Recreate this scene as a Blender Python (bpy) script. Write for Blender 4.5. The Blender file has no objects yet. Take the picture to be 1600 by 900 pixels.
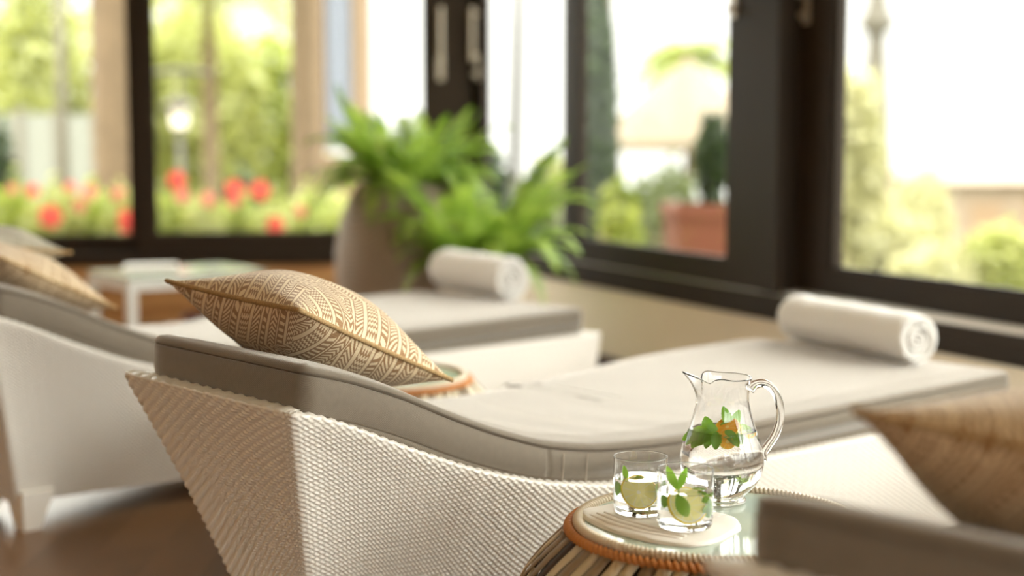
import bpy, math, random
import numpy as np
from mathutils import Vector, Matrix
random.seed(7); rng = np.random.RandomState(7)
PI = math.pi
SC = bpy.context.scene
COL = SC.collection

# ------------------------------------------------------------------ camera, sky, sun, exposure
FPX = 2400.0                                   # focal length in pixels of the 1600 px wide frame
cam_d = bpy.data.cameras.new('camera'); cam_d.sensor_width = 36.0; cam_d.lens = FPX / 1600 * 36.0
cam = bpy.data.objects.new('camera', cam_d); COL.objects.link(cam)
cam.location = (0, 0, 1.02); cam.rotation_euler = (PI/2 - math.atan(250/2400), 0, 0)
cam_d.dof.use_dof = True; cam_d.dof.focus_distance = 2.50; cam_d.dof.aperture_fstop = 1.5
cam_d.clip_end = 500
SC.camera = cam
world = bpy.data.worlds.new('sky'); SC.world = world; world.use_nodes = True
bg = world.node_tree.nodes['Background']; bg.inputs[0].default_value = (1.0, 0.98, 0.935, 1); 
# hazy overcast sky: palest near the horizon, brighter overhead
_wn = world.node_tree; _tc = _wn.nodes.new('ShaderNodeTexCoord'); _sp = _wn.nodes.new('ShaderNodeSeparateXYZ'); _mr = _wn.nodes.new('ShaderNodeMapRange')
_wn.links.new(_tc.outputs['Generated'], _sp.inputs[0]); _wn.links.new(_sp.outputs[2], _mr.inputs[0])
_mr.interpolation_type = 'SMOOTHSTEP'
_mr.inputs[1].default_value = .06; _mr.inputs[2].default_value = .36; _mr.inputs[3].default_value = 1.15; _mr.inputs[4].default_value = 5.9
_wn.links.new(_mr.outputs[0], bg.inputs[1])
sun_d = bpy.data.lights.new('sun', 'SUN'); sun_d.energy = 1.6; sun_d.angle = math.radians(3); sun_d.color = (1, .93, .8)
sun = bpy.data.objects.new('sun', sun_d); COL.objects.link(sun)
sun.rotation_euler = Vector((-.55, -.75, .95)).to_track_quat('Z', 'Y').to_euler()
SC.view_settings.view_transform = 'Standard'; SC.view_settings.look = 'None'
SC.view_settings.gamma = 1.0; SC.view_settings.use_curve_mapping = False
SC.view_settings.exposure = 0.88
try:
    SC.cycles.use_denoising = True
    SC.cycles.max_bounces = 28; SC.cycles.transmission_bounces = 24; SC.cycles.transparent_max_bounces = 24
    SC.cycles.diffuse_bounces = 5; SC.cycles.glossy_bounces = 6
    SC.cycles.sample_clamp_indirect = 0.0; SC.cycles.caustics_refractive = True; SC.cycles.caustics_reflective = True; SC.cycles.blur_glossy = 0.3
except Exception:
    pass

# ------------------------------------------------------------------ helpers
def srgb(r, g, b):
    return tuple(((c/255)/12.92 if c/255 <= .04045 else ((c/255+.055)/1.055)**2.4) for c in (r, g, b)) + (1,)

class S:
    """a socket with arithmetic, for writing node patterns"""
    def __init__(s, nt, sock): s.nt, s.s = nt, sock
    def op(s, o, *a):
        n = s.nt.nodes.new('ShaderNodeMath'); n.operation = o
        for i, x in enumerate((s,) + a):
            if isinstance(x, S): s.nt.links.new(x.s, n.inputs[i])
            else: n.inputs[i].default_value = x
        return S(s.nt, n.outputs[0])
    def __add__(s, o): return s.op('ADD', o)
    def __sub__(s, o): return s.op('SUBTRACT', o)
    def __mul__(s, o): return s.op('MULTIPLY', o)
    __radd__ = __add__; __rmul__ = __mul__
    def __truediv__(s, o): return s.op('DIVIDE', o)
    def fr(s): return s.op('FRACT')
    def gt(s, o): return s.op('GREATER_THAN', o)
    def lt(s, o): return s.op('LESS_THAN', o)
    def sin(s): return s.op('SINE')
    def abs(s): return s.op('ABSOLUTE')
    def mn(s, o): return s.op('MINIMUM', o)
    def mx(s, o): return s.op('MAXIMUM', o)
    def floor(s): return s.op('FLOOR')

def new_mat(name):
    m = bpy.data.materials.new(name); m.use_nodes = True
    return m, m.node_tree, m.node_tree.nodes['Principled BSDF']

def coords(nt, kind='Object'):
    tc = nt.nodes.new('ShaderNodeTexCoord'); sp = nt.nodes.new('ShaderNodeSeparateXYZ')
    nt.links.new(tc.outputs[kind], sp.inputs[0])
    return tc.outputs[kind], S(nt, sp.outputs[0]), S(nt, sp.outputs[1]), S(nt, sp.outputs[2])

def mixcol(nt, fac, a, b):
    n = nt.nodes.new('ShaderNodeMix'); n.data_type = 'RGBA'
    if isinstance(fac, S): nt.links.new(fac.s, n.inputs[0])
    else: n.inputs[0].default_value = fac
    for i, x in ((6, a), (7, b)):
        if isinstance(x, tuple): n.inputs[i].default_value = x
        else: nt.links.new(x, n.inputs[i])
    return n.outputs[2]

def noise(nt, vec, scale, detail=3):
    n = nt.nodes.new('ShaderNodeTexNoise'); n.inputs['Scale'].default_value = scale; n.inputs['Detail'].default_value = detail
    if vec is not None: nt.links.new(vec, n.inputs['Vector'])
    return S(nt, n.outputs[0])

def bump(nt, bs, h, strength, dist):
    b = nt.nodes.new('ShaderNodeBump'); b.inputs['Strength'].default_value = strength; b.inputs['Distance'].default_value = dist
    nt.links.new(h.s, b.inputs['Height']); nt.links.new(b.outputs[0], bs.inputs['Normal'])

def plain(name, col, rough=.6, metal=0, var=.08, scale=12, spec=.5, sheen=0, bumpy=0):
    m, nt, bs = new_mat(name)
    vec, x, y, z = coords(nt)
    n = noise(nt, vec, scale)
    dark = tuple(c*(1-var) for c in col[:3]) + (1,); light = tuple(min(1, c*(1+var)) for c in col[:3]) + (1,)
    nt.links.new(mixcol(nt, n, dark, light), bs.inputs['Base Color'])
    bs.inputs['Roughness'].default_value = rough; bs.inputs['Metallic'].default_value = metal
    bs.inputs['Specular IOR Level'].default_value = spec
    if sheen:
        bs.inputs['Sheen Weight'].default_value = sheen; bs.inputs['Sheen Roughness'].default_value = .4
    if bumpy: bump(nt, bs, n, bumpy, .01)
    return m

def leaf_mat(name, c1, c2, transl=.45, rough=.5):
    m = bpy.data.materials.new(name); m.use_nodes = True; nt = m.node_tree; nt.nodes.clear()
    out = nt.nodes.new('ShaderNodeOutputMaterial')
    tc = nt.nodes.new('ShaderNodeTexCoord')
    n = noise(nt, tc.outputs['Object'], 9, 2); n = ((n - .35) * 3.2).mx(0).mn(1)
    col = mixcol(nt, n, c1, c2)
    d = nt.nodes.new('ShaderNodeBsdfDiffuse'); t = nt.nodes.new('ShaderNodeBsdfTranslucent'); g = nt.nodes.new('ShaderNodeBsdfGlossy')
    g.inputs['Roughness'].default_value = rough
    nt.links.new(col, d.inputs[0]); nt.links.new(col, t.inputs[0])
    mx = nt.nodes.new('ShaderNodeMixShader'); mx.inputs[0].default_value = transl
    nt.links.new(d.outputs[0], mx.inputs[1]); nt.links.new(t.outputs[0], mx.inputs[2])
    m2 = nt.nodes.new('ShaderNodeMixShader'); m2.inputs[0].default_value = .06
    nt.links.new(mx.outputs[0], m2.inputs[1]); nt.links.new(g.outputs[0], m2.inputs[2])
    nt.links.new(m2.outputs[0], out.inputs[0])
    return m

def glass_mat(name, ior=1.45, col=(1, 1, 1, 1), rough=0.0):
    m, nt, bs = new_mat(name)
    bs.inputs['Base Color'].default_value = col; bs.inputs['Roughness'].default_value = rough
    bs.inputs['Transmission Weight'].default_value = 1.0; bs.inputs['IOR'].default_value = ior
    return m

def pane_mat(name, refl=.10, tint=(.98, .99, .97, 1)):
    """clear window glass: passes light straight through, reflects a little"""
    m = bpy.data.materials.new(name); m.use_nodes = True; nt = m.node_tree; nt.nodes.clear()
    out = nt.nodes.new('ShaderNodeOutputMaterial'); t = nt.nodes.new('ShaderNodeBsdfTransparent'); t.inputs[0].default_value = tint
    g = nt.nodes.new('ShaderNodeBsdfGlossy'); g.inputs['Roughness'].default_value = .02
    lw = nt.nodes.new('ShaderNodeLayerWeight'); lw.inputs[0].default_value = .5
    fr = S(nt, lw.outputs['Facing']).op('POWER', 5)*.25 + .02
    mx = nt.nodes.new('ShaderNodeMixShader')
    nt.links.new(fr.s, mx.inputs[0]); nt.links.new(t.outputs[0], mx.inputs[1]); nt.links.new(g.outputs[0], mx.inputs[2])
    nt.links.new(mx.outputs[0], out.inputs[0])
    return m

def mesh_obj(name, verts, faces, mat=None, parent=None, smooth=False, mats=None, midx=None, uv=None):
    me = bpy.data.meshes.new(name)
    me.from_pydata([tuple(v) for v in verts], [], [tuple(f) for f in faces])
    o = bpy.data.objects.new(name, me); COL.objects.link(o)
    for m in (mats or [mat]):
        if m: me.materials.append(m)
    if midx is not None: me.polygons.foreach_set('material_index', np.array(midx, dtype=np.int32))
    if smooth: me.polygons.foreach_set('use_smooth', np.ones(len(me.polygons), dtype=bool))
    if uv is not None:
        l = me.uv_layers.new(name='UVMap'); vi = np.zeros(len(me.loops), dtype=np.int32); me.loops.foreach_get('vertex_index', vi)
        l.data.foreach_set('uv', np.asarray(uv, dtype=np.float32)[vi].ravel())
    me.update()
    if parent is not None: o.parent = parent
    return o

class MB:
    """collects shapes that belong to ONE thing or part"""
    def __init__(s): s.v = []; s.f = []; s.m = []
    def add(s, vs, fs, mi=0):
        b = len(s.v); s.v += [tuple(v) for v in vs]; s.f += [tuple(i+b for i in f) for f in fs]; s.m += [mi]*len(fs)
    def box(s, x0, x1, y0, y1, z0, z1, M=None, mi=0):
        vs = [Vector((x, y, z)) for x in (x0, x1) for y in (y0, y1) for z in (z0, z1)]
        if M: vs = [M @ v for v in vs]
        s.add(vs, [(0, 1, 3, 2), (4, 6, 7, 5), (0, 4, 5, 1), (2, 3, 7, 6), (0, 2, 6, 4), (1, 5, 7, 3)], mi)
    def tube(s, pts, r, n=10, mi=0, closed=False):
        pts = [Vector(p) for p in pts]; k = len(pts); rs = r if hasattr(r, '__len__') else [r]*k
        rings = []; up = Vector((0, 0, 1)); prev = None
        for i in range(k):
            d = (pts[(i+1) % k]-pts[i-1]) if closed else (pts[min(i+1, k-1)]-pts[max(i-1, 0)])
            d.normalize()
            a = prev if prev is not None else (up if abs(d.z) < .9 else Vector((1, 0, 0)))
            a = (a - d*a.dot(d)).normalized(); prev = a; b = d.cross(a)
            rings.append([pts[i]+(a*math.cos(2*PI*j/n)+b*math.sin(2*PI*j/n))*rs[i] for j in range(n)])
        vs = [v for rg in rings for v in rg]; fs = []
        for i in range(k if closed else k-1):
            for j in range(n):
                i2 = (i+1) % k
                fs.append((i*n+j, i*n+(j+1) % n, i2*n+(j+1) % n, i2*n+j))
        if not closed: fs += [tuple(range(n))[::-1], tuple((k-1)*n+j for j in range(n))]
        s.add(vs, fs, mi)
    def lathe(s, prof, n=40, c=(0, 0, 0), mi=0, rfun=None):
        vs = []
        for (r, z) in prof:
            for j in range(n):
                a = 2*PI*j/n
                if rfun: rr, zz = rfun(r, z, a)
                else: rr, zz = r, z
                vs.append((c[0]+rr*math.cos(a), c[1]+rr*math.sin(a), c[2]+zz))
        k = len(prof); fs = []
        for i in range(k-1):
            for j in range(n): fs.append((i*n+j, i*n+(j+1) % n, (i+1)*n+(j+1) % n, (i+1)*n+j))
        if prof[0][0] > 1e-5: fs.append(tuple(range(n))[::-1])
        if prof[-1][0] > 1e-5: fs.append(tuple((k-1)*n+j for j in range(n)))
        s.add(vs, fs, mi)
    def build(s, name, mat, parent=None, smooth=False, mats=None):
        return mesh_obj(name, s.v, s.f, mat, parent, smooth, mats, s.m if mats else None)

def grid_mesh(name, P, mat, parent=None, wrap_u=False, wrap_v=False, uv=None):
    """P: array (nu, nv, 3) -> smooth quad grid, made fast"""
    nu, nv = P.shape[:2]
    me = bpy.data.meshes.new(name)
    me.vertices.add(nu*nv); me.vertices.foreach_set('co', P.astype(np.float32).ravel())
    iu = np.arange(nu if wrap_u else nu-1); iv = np.arange(nv if wrap_v else nv-1)
    A, B = np.meshgrid(iu, iv, indexing='ij'); A2 = (A+1) % nu; B2 = (B+1) % nv
    q = np.stack([A*nv+B, A2*nv+B, A2*nv+B2, A*nv+B2], -1).reshape(-1, 4).astype(np.int32)
    me.loops.add(q.size); me.loops.foreach_set('vertex_index', q.ravel())
    me.polygons.add(len(q)); me.polygons.foreach_set('loop_start', np.arange(0, q.size, 4, dtype=np.int32))
    me.polygons.foreach_set('loop_total', np.full(len(q), 4, dtype=np.int32))
    me.polygons.foreach_set('use_smooth', np.ones(len(q), dtype=bool))
    if uv is not None:
        l = me.uv_layers.new(name='UVMap'); l.data.foreach_set('uv', uv.reshape(-1, 2)[q.ravel()].astype(np.float32).ravel())
    me.materials.append(mat); me.update(calc_edges=True); me.validate()
    o = bpy.data.objects.new(name, me); COL.objects.link(o)
    if parent is not None: o.parent = parent
    return o

def tag(o, label=None, cat=None, group=None, kind=None):
    if label: o['label'] = label
    if cat: o['category'] = cat
    if group: o['group'] = group
    if kind: o['kind'] = kind
    return o

def empty(name, loc=(0, 0, 0), rz=0, **k):
    o = bpy.data.objects.new(name, None); COL.objects.link(o); o.location = loc; o.rotation_euler = (0, 0, rz)
    o.empty_display_size = .1
    return tag(o, **k)

def copy_tree(o, parent=None):
    c = o.copy(); COL.objects.link(c)
    if parent is not None: c.parent = parent
    for ch in list(o.children): copy_tree(ch, c)
    return c

def smoothstep(a, b, x):
    t = np.clip((x-a)/(b-a), 0, 1); return t*t*(3-2*t)

# ------------------------------------------------------------------ materials
M = {}
M['frame'] = plain('dark_window_frame', srgb(46, 36, 26), .55, 0, .06, 4, spec=.22)
M['alu'] = plain('aluminium_track', srgb(205, 200, 192), .3, .8, .05)
M['handle'] = plain('handle_metal', srgb(200, 190, 175), .35, .5, .04)
M['wall'] = plain('cream_wall', srgb(240, 228, 206), .85, 0, .03)
M['tan_wall'] = plain('tan_plaster', srgb(230, 190, 136), .9, 0, .04)
M['ceiling'] = plain('ceiling_paint', srgb(235, 222, 200), .9, 0, .03)
M['base'] = plain('dark_wood_trim', srgb(70, 48, 34), .5)
M['pane'] = pane_mat('window_pane')
M['white_metal'] = plain('white_powder_coat', srgb(228, 228, 224), .4)
M['table_glass'] = plain('pale_green_frosted_glass', srgb(190, 205, 192), .12, 0, .02, spec=.8)
M['terracotta'] = plain('terracotta', srgb(104, 54, 34), .8, 0, .12, 6)
M['trunk'] = plain('palm_bark', srgb(96, 80, 60), .9, 0, .35, 9, bumpy=.4)
M['stone'] = plain('pale_render', srgb(235, 226, 212), .9, 0, .05)
M['beige'] = plain('beige_render', srgb(120, 100, 78), .9, 0, .08, 3)
M['roof'] = plain('faded_roof_tile', srgb(132, 116, 100), .9, 0, .08, 3)
M['black_metal'] = plain('black_metal', srgb(60, 56, 50), .5)
M['grey_pole'] = plain('grey_pole', srgb(100, 95, 84), .7)
M['canvas'] = plain('cream_canvas', srgb(112, 101, 84), .9, 0, .03)
M['house_wall'] = plain('house_render', srgb(120, 106, 90), .9, 0, .05)
M['curtain'] = plain('pale_blue_curtain', srgb(140, 146, 160), .9, 0, .04)
M['tower'] = plain('tower_stone', srgb(84, 80, 70), .9, 0, .05)
M['screen'] = plain('weathered_screen', srgb(118, 120, 112), .8, 0, .05)
M['cloth_white'] = plain('white_canvas', srgb(240, 238, 232), .9, 0, .02)
M['red'] = leaf_mat('red_petal', srgb(196, 62, 60), srgb(210, 90, 80), .5)
M['pinkp'] = leaf_mat('pink_petal', srgb(190, 95, 85), srgb(200, 120, 110), .5)
M['leaf_y'] = leaf_mat('yellow_green_leaf', srgb(116, 134, 42), srgb(166, 172, 76), .5)
M['leaf_b'] = leaf_mat('bright_leaf', srgb(134, 142, 60), srgb(178, 180, 112), .5)
M['leaf_d'] = leaf_mat('dark_leaf', srgb(34, 52, 26), srgb(64, 84, 40), .35)
M['leaf_h'] = leaf_mat('haze_toned_leaf', srgb(148, 148, 100), srgb(196, 192, 146), .5)  # distance haze put into the leaf colour: paler, less saturated
M['leaf_o'] = leaf_mat('olive_leaf', srgb(84, 96, 54), srgb(122, 130, 84), .45)
M['fern'] = leaf_mat('fern_leaf', srgb(104, 142, 34), srgb(176, 202, 84), .5)
M['mint'] = leaf_mat('mint_leaf', srgb(120, 186, 44), srgb(190, 234, 90), .55)

def wood_floor():
    m, nt, bs = new_mat('warm_wood_floor'); vec, x, y, z = coords(nt)
    row = (x*7).floor(); n1 = noise(nt, vec, 3, 6)
    g = ((y*.6 + row*.37)*6.28 + n1*5).sin()*.5 + .5
    nt.links.new(mixcol(nt, g*.5 + n1*.5, srgb(104, 76, 52), srgb(140, 106, 74)), bs.inputs['Base Color'])
    bs.inputs['Roughness'].default_value = .38
    return m
M['floor'] = wood_floor()

def wood_panel():
    m, nt, bs = new_mat('oak_panel'); vec, x, y, z = coords(nt)
    n1 = noise(nt, vec, 5, 5)
    g = ((z*9)*6.28 + n1*6).sin()*.5 + .5
    nt.links.new(mixcol(nt, g, srgb(165, 118, 72), srgb(196, 150, 98)), bs.inputs['Base Color']); bs.inputs['Roughness'].default_value = .6
    return m
M['panel'] = wood_panel()

def wicker(name, col, col2):
    m, nt, bs = new_mat(name); vec, x, y, z = coords(nt)
    n = noise(nt, vec, 260, 2)
    nt.links.new(mixcol(nt, n, col2, col), bs.inputs['Base Color']); bs.inputs['Roughness'].default_value = .38
    return m
M['wicker'] = wicker('white_resin_wicker', srgb(243, 240, 234), srgb(233, 228, 218))

def fabric():
    m, nt, bs = new_mat('taupe_outdoor_fabric'); vec, x, y, z = coords(nt)
    k = 2*PI/.0028
    w = ((x+y*.3)*k).sin() * ((z*1.0+y*.9)*k).sin() * .5 + .5
    n = noise(nt, vec, 90, 3)
    nt.links.new(mixcol(nt, (w*.7 + n*.3), srgb(98, 88, 76), srgb(138, 128, 113)), bs.inputs['Base Color'])
    bs.inputs['Roughness'].default_value = .9; bs.inputs['Sheen Weight'].default_value = 1.0; bs.inputs['Sheen Roughness'].default_value = .35; bs.inputs['Sheen Tint'].default_value = (1, .96, .9, 1)
    bump(nt, bs, w, .5, .0006)
    return m
M['fabric'] = fabric()
M['stitch'] = plain('seam_thread', srgb(196, 186, 170), .9, 0, .05)
M['seam_dark'] = plain('seam_piping', srgb(112, 100, 86), .9, 0, .05)

def towel_mat():
    m, nt, bs = new_mat('white_terry'); vec, x, y, z = coords(nt)
    n = noise(nt, vec, 500, 2); bs.inputs['Base Color'].default_value = srgb(240, 238, 234)
    bs.inputs['Roughness'].default_value = .95; bs.inputs['Sheen Weight'].default_value = .4
    bump(nt, bs, n, .6, .002)
    return m
M['towel'] = towel_mat()
M['napkin'] = plain('linen_napkin', srgb(250, 246, 238), .9, 0, .03, 60)

def pillow_mat(name, dark, light, phase=0.0):
    m, nt, bs = new_mat(name)
    vec, u, v, _ = coords(nt, 'UV')
    ob, ox, oy, oz = coords(nt, 'Object')
    tri = ((u*3.2 + phase).fr() - .5).abs()*2
    f2_ = v + tri*.15
    f1_ = u + ((v*2.6 + phase).fr() - .5).abs()*.16*(u.gt(.36))
    sel = u.gt(v*.9)
    p = sel*f1_ + (sel*-1+1)*f2_
    o = sel*v + (sel*-1+1)*u
    w = (p*2.75 + .02 + phase).fr()
    hb = ((o + ((p*9.0).fr()-.5).abs()*.085)*(2*PI*50)).sin().gt(-.05)
    dash = ((o + p*.35)*(2*PI*36)).sin().gt(.1)
    wave = ((o*1.0)*(2*PI*40) + (p*2*PI*60).sin()*1.2).sin().gt(0)
    fac = (w.lt(.055) + w.gt(.16)*w.lt(.20) + w.gt(.37)*w.lt(.43) + w.gt(.62)*w.lt(.67) + w.gt(.075)*w.lt(.14)*dash + w.gt(.22)*w.lt(.355)*hb
           + w.gt(.445)*w.lt(.605)*wave + w.gt(.69)*w.lt(.79)*dash + w.gt(.81)*w.lt(.83) + w.gt(.85)*w.lt(.98)*hb).mn(1)
    thread = ((v*2*PI*230).sin()*.5+.5)
    n = noise(nt, ob, 120, 2)
    f2 = (fac*.86 + n*.12 + thread*.06).mn(1)
    nt.links.new(mixcol(nt, f2, dark, light), bs.inputs['Base Color'])
    bs.inputs['Roughness'].default_value = .95; bs.inputs['Sheen Weight'].default_value = .2
    bump(nt, bs, fac*.8 + thread*.3, .6, .0012)
    return m
M['pillow'] = pillow_mat('tan_tribal_weave', srgb(148, 106, 60), srgb(240, 222, 188))
M['pillow_grey'] = pillow_mat('grey_tribal_weave', srgb(140, 132, 112), srgb(206, 202, 184), .3)
M['piping'] = plain('braided_piping', srgb(180, 150, 106), .95, 0, .6, 260)
M['orange_rattan'] = plain('orange_rattan', srgb(206, 138, 76), .45, 0, .15, 60)
M['cream_rattan'] = plain('cream_rattan', srgb(232, 220, 198), .45, 0, .1, 60)
M['strip_cream'] = plain('cream_cane_strip', srgb(222, 208, 178), .45, 0, .12, 40)
M['strip_tan'] = plain('taupe_cane_strip', srgb(158, 138, 112), .45, 0, .15, 40)
M['strip_dark'] = plain('dark_brown_cane', srgb(66, 50, 44), .5, 0, .15, 40)

def urn_mat():
    m, nt, bs = new_mat('woven_grey_urn'); vec, x, y, z = coords(nt)
    w = (z*2*PI/.02).sin()*((x+y)*2*PI/.02).sin()*.5+.5
    nt.links.new(mixcol(nt, w, srgb(128, 112, 98), srgb(172, 155, 138)), bs.inputs['Base Color']); bs.inputs['Roughness'].default_value = .7
    bump(nt, bs, w, .6, .004); return m
M['urn'] = urn_mat()
M['soil'] = plain('soil', srgb(70, 52, 38), .95)
M['glass'] = glass_mat('clear_glass', 1.45)
M['water'] = glass_mat('water', 1.33)
M['bubble'] = glass_mat('air_bubble', .75)

M['lemon_rind'] = plain('lemon_rind', srgb(250, 226, 80), .5, 0, .05)

def lemon_face(name, c1, c2):
    m = bpy.data.materials.new(name); m.use_nodes = True; nt = m.node_tree; nt.nodes.clear()
    tc = nt.nodes.new('ShaderNodeTexCoord'); sp = nt.nodes.new('ShaderNodeSeparateXYZ')
    nt.links.new(tc.outputs['Object'], sp.inputs[0]); x, y = S(nt, sp.outputs[0]), S(nt, sp.outputs[1])
    a = y.op('ARCTAN2', x); r = (x*x + y*y).op('SQRT')
    seg = (a*4.5).sin().abs().lt(.14); rim = r.gt(.0235); cen = r.lt(.003)
    f = (seg + rim + cen).mn(1)
    col = mixcol(nt, f, c1, c2); out = nt.nodes.new('ShaderNodeOutputMaterial')
    d = nt.nodes.new('ShaderNodeBsdfDiffuse'); t = nt.nodes.new('ShaderNodeBsdfTranslucent'); mx = nt.nodes.new('ShaderNodeMixShader'); mx.inputs[0].default_value = .12
    nt.links.new(col, d.inputs[0]); nt.links.new(col, t.inputs[0]); nt.links.new(d.outputs[0], mx.inputs[1]); nt.links.new(t.outputs[0], mx.inputs[2])
    nt.links.new(mx.outputs[0], out.inputs[0])
    return m
M['lemon'] = lemon_face('lemon_flesh', srgb(255, 250, 176), srgb(255, 254, 232))
M['orange'] = lemon_face('orange_flesh', srgb(255, 188, 60), srgb(255, 222, 130))

def ground_mat():
    m, nt, bs = new_mat('garden_ground'); vec, x, y, z = coords(nt)
    n = noise(nt, vec, .9, 5)
    nt.links.new(mixcol(nt, ((n-.4)*4).mx(0).mn(1), srgb(84, 90, 46), srgb(122, 110, 92)), bs.inputs['Base Color']); bs.inputs['Roughness'].default_value = .95
    return m
M['ground'] = ground_mat()

# ------------------------------------------------------------------ the room
CR = Vector((-.188, 7.54, 0))                      # the inner corner between the two window walls
DR = Vector((.434, -.901, 0)).normalized(); NR = Vector((.901, .434, 0)).normalized()      # right wall: along, outward
DB = Vector((-.9935, -.114, 0)).normalized(); NB = Vector((-.114, .9935, 0)).normalized()  # back wall: along, outward
def basis(o, d, n):
    return Matrix(((d.x, n.x, 0, o.x), (d.y, n.y, 0, o.y), (d.z, n.z, 1, o.z), (0, 0, 0, 1)))
MR, MBk = basis(CR, DR, NR), basis(CR, DB, NB)     # local x along the wall, y outward, z up
SILL, HEAD, CEIL = .36, 2.45, 2.75

def poly_slab(name, pts, z0, z1, mat):
    n = len(pts); vs = [(p[0], p[1], z0) for p in pts] + [(p[0], p[1], z1) for p in pts]
    fs = [tuple(range(n))[::-1], tuple(range(n, 2*n))] + [(i, (i+1) % n, n+(i+1) % n, n+i) for i in range(n)]
    o = mesh_obj(name, vs, fs, mat); o['kind'] = 'structure'; return o
LB = CR + DB*5.2; RE = CR + DR*12.2
room = [(CR.x, CR.y), (RE.x, RE.y), (LB.x, RE.y), (LB.x, LB.y)]
big = [(CR + NR*.2 + NB*.2)[:2], (RE + NR*.25 - Vector((0, .3, 0)))[:2], (LB.x-.25, RE.y-.3), (LB.x-.25, LB.y+.25)]
poly_slab('floor', big, -.12, 0, M['floor'])
poly_slab('ceiling', [(CR + NR*.7 + NB*.9)[:2], (RE + NR*.8 - Vector((0, .3, 0)))[:2], (LB.x-.25, RE.y-.3), (LB.x-.25, LB.y+.9)], CEIL, CEIL+.2, M['ceiling'])
def struct_mb(name, mb, mat, parent=None, **k):
    o = mb.build(name, mat, parent, **k)
    if parent is None: o['kind'] = 'structure'
    return o
b = MB(); b.box(0, 12.2, 0, .18, 0, SILL, MR); struct_mb('wall_right', b, M['wall'])
b = MB(); b.box(0, 12.2, 0, .18, HEAD, CEIL, MR); struct_mb('wall_right_header', b, M['tan_wall'])
b = MB(); b.box(0, 5.2, 0, .18, 0, SILL, MBk); struct_mb('wall_back', b, M['panel'])
b = MB(); b.box(0, 5.2, 0, .18, HEAD, CEIL, MBk); struct_mb('wall_back_header', b, M['tan_wall'])
b = MB(); b.box(LB.x-.2, LB.x, RE.y, LB.y, 0, CEIL); struct_mb('wall_left', b, M['tan_wall'])
b = MB(); b.box(LB.x, .2, RE.y-.2, RE.y, 0, CEIL); struct_mb('wall_rear', b, M['tan_wall'])
b = MB(); b.box(.2, RE.x, RE.y-.2, RE.y, 0, .12); struct_mb('wall_rear_added_sill', b, M['tan_wall'])
for i in range(3):  # unseen rear windows and their sill, added to light the wicker sides
    x0 = .2+i*1.6; b = MB()
    b.box(x0, x0+.07, RE.y-.1, RE.y-.04, .12, CEIL); b.box(x0+1.53, x0+1.60, RE.y-.1, RE.y-.04, .12, CEIL)
    b.box(x0+.07, x0+1.53, RE.y-.1, RE.y-.04, .12, .2); b.box(x0+.07, x0+1.53, RE.y-.1, RE.y-.04, CEIL-.08, CEIL)
    o = struct_mb('window_%d' % (11+i), b, M['frame'])
    b = MB(); b.box(x0+.065, x0+1.535, RE.y-.073, RE.y-.067, .195, CEIL-.075); b.build('pane', M['pane'], o)
b = MB(); b.box(0.02, 12.2, -.015, 0, 0, .078, MR); struct_mb('baseboard_right', b, M['base'])
b = MB(); b.box(0.02, 5.2, -.015, 0, 0, .078, MBk); struct_mb('baseboard_back', b, M['base'])
# fixed sill frames and the aluminium track they carry
b = MB(); b.box(0, 12.2, -.012, .17, SILL, .447, MR); b.box(0, 12.2, -.018, -.012, SILL+.02, SILL+.035, MR)
fr = struct_mb('trim_1', b, M['frame'])
b = MB(); b.box(.10, 12.1, 0, .16, .447, .452, MR)
for yy in (.022, .075, .128): b.box(.10, 12.1, yy, yy+.006, .452, .462, MR)
struct_mb('track', b, M['alu'], fr)
b = MB(); b.box(0, 5.2, -.012, .17, SILL, .42, MBk); struct_mb('trim_2', b, M['frame'])
b = MB(); b.box(-.02, 12.2, -.012, .17, HEAD-.09, HEAD, MR); struct_mb('trim_3', b, M['frame'])
b = MB(); b.box(-.02, 5.2, -.012, .17, HEAD-.09, HEAD, MBk); struct_mb('trim_4', b, M['frame'])

def sash(n, MM, s0, s1, y0, y1, z0, z1, wl, wr, rail, handles=(), hz=(1.34, 1.60), bead=True):
    """one window sash: frame, its pane, its handles"""
    w = MB()
    w.box(s0, s0+wl, y0, y1, z0, z1, MM); w.box(s1-wr, s1, y0, y1, z0, z1, MM)
    w.box(s0+wl, s1-wr, y0, y1, z0, z0+rail, MM); w.box(s0+wl, s1-wr, y0, y1, z1-.08, z1, MM)
    o = w.build('window_%d' % n, M['frame']); o['kind'] = 'structure'
    p = MB(); ym = (y0+y1)/2; p.box(s0+wl-.005, s1-wr+.005, ym-.003, ym+.003, z0+rail-.005, z1-.075, MM)
    p.build('pane', M['pane'], o)
    if bead:
        p = MB(); g = .012
        p.box(s0+wl, s0+wl+g, y0+.008, ym-.004, z0+rail, z1-.08, MM); p.box(s1-wr-g, s1-wr, y0+.008, ym-.004, z0+rail, z1-.08, MM)
        p.box(s0+wl, s1-wr, y0+.008, ym-.004, z0+rail, z0+rail+g, MM)
        p.build('glazing_bead', M['frame'], o)
    for hs in handles:
        h = MB(); za, zb = hz
        h.tube([MM @ Vector((hs, y0-.035, za)), MM @ Vector((hs, y0-.035, zb))], .011, 10)
        for zc in (za+.03, zb-.03): h.tube([MM @ Vector((hs, y0+.002, zc)), MM @ Vector((hs, y0-.037, zc))], .009, 8)
        h.box(hs-.016, hs+.016, y0-.008, y0, za-.09, za+.03, MM); h.tube([MM @ Vector((hs, y0-.001, za-.06)), MM @ Vector((hs, y0-.03, za-.06))], .012, 10)
        h.build('window_handle', M['handle'], o)
    return o
ZT = HEAD-.09
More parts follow.
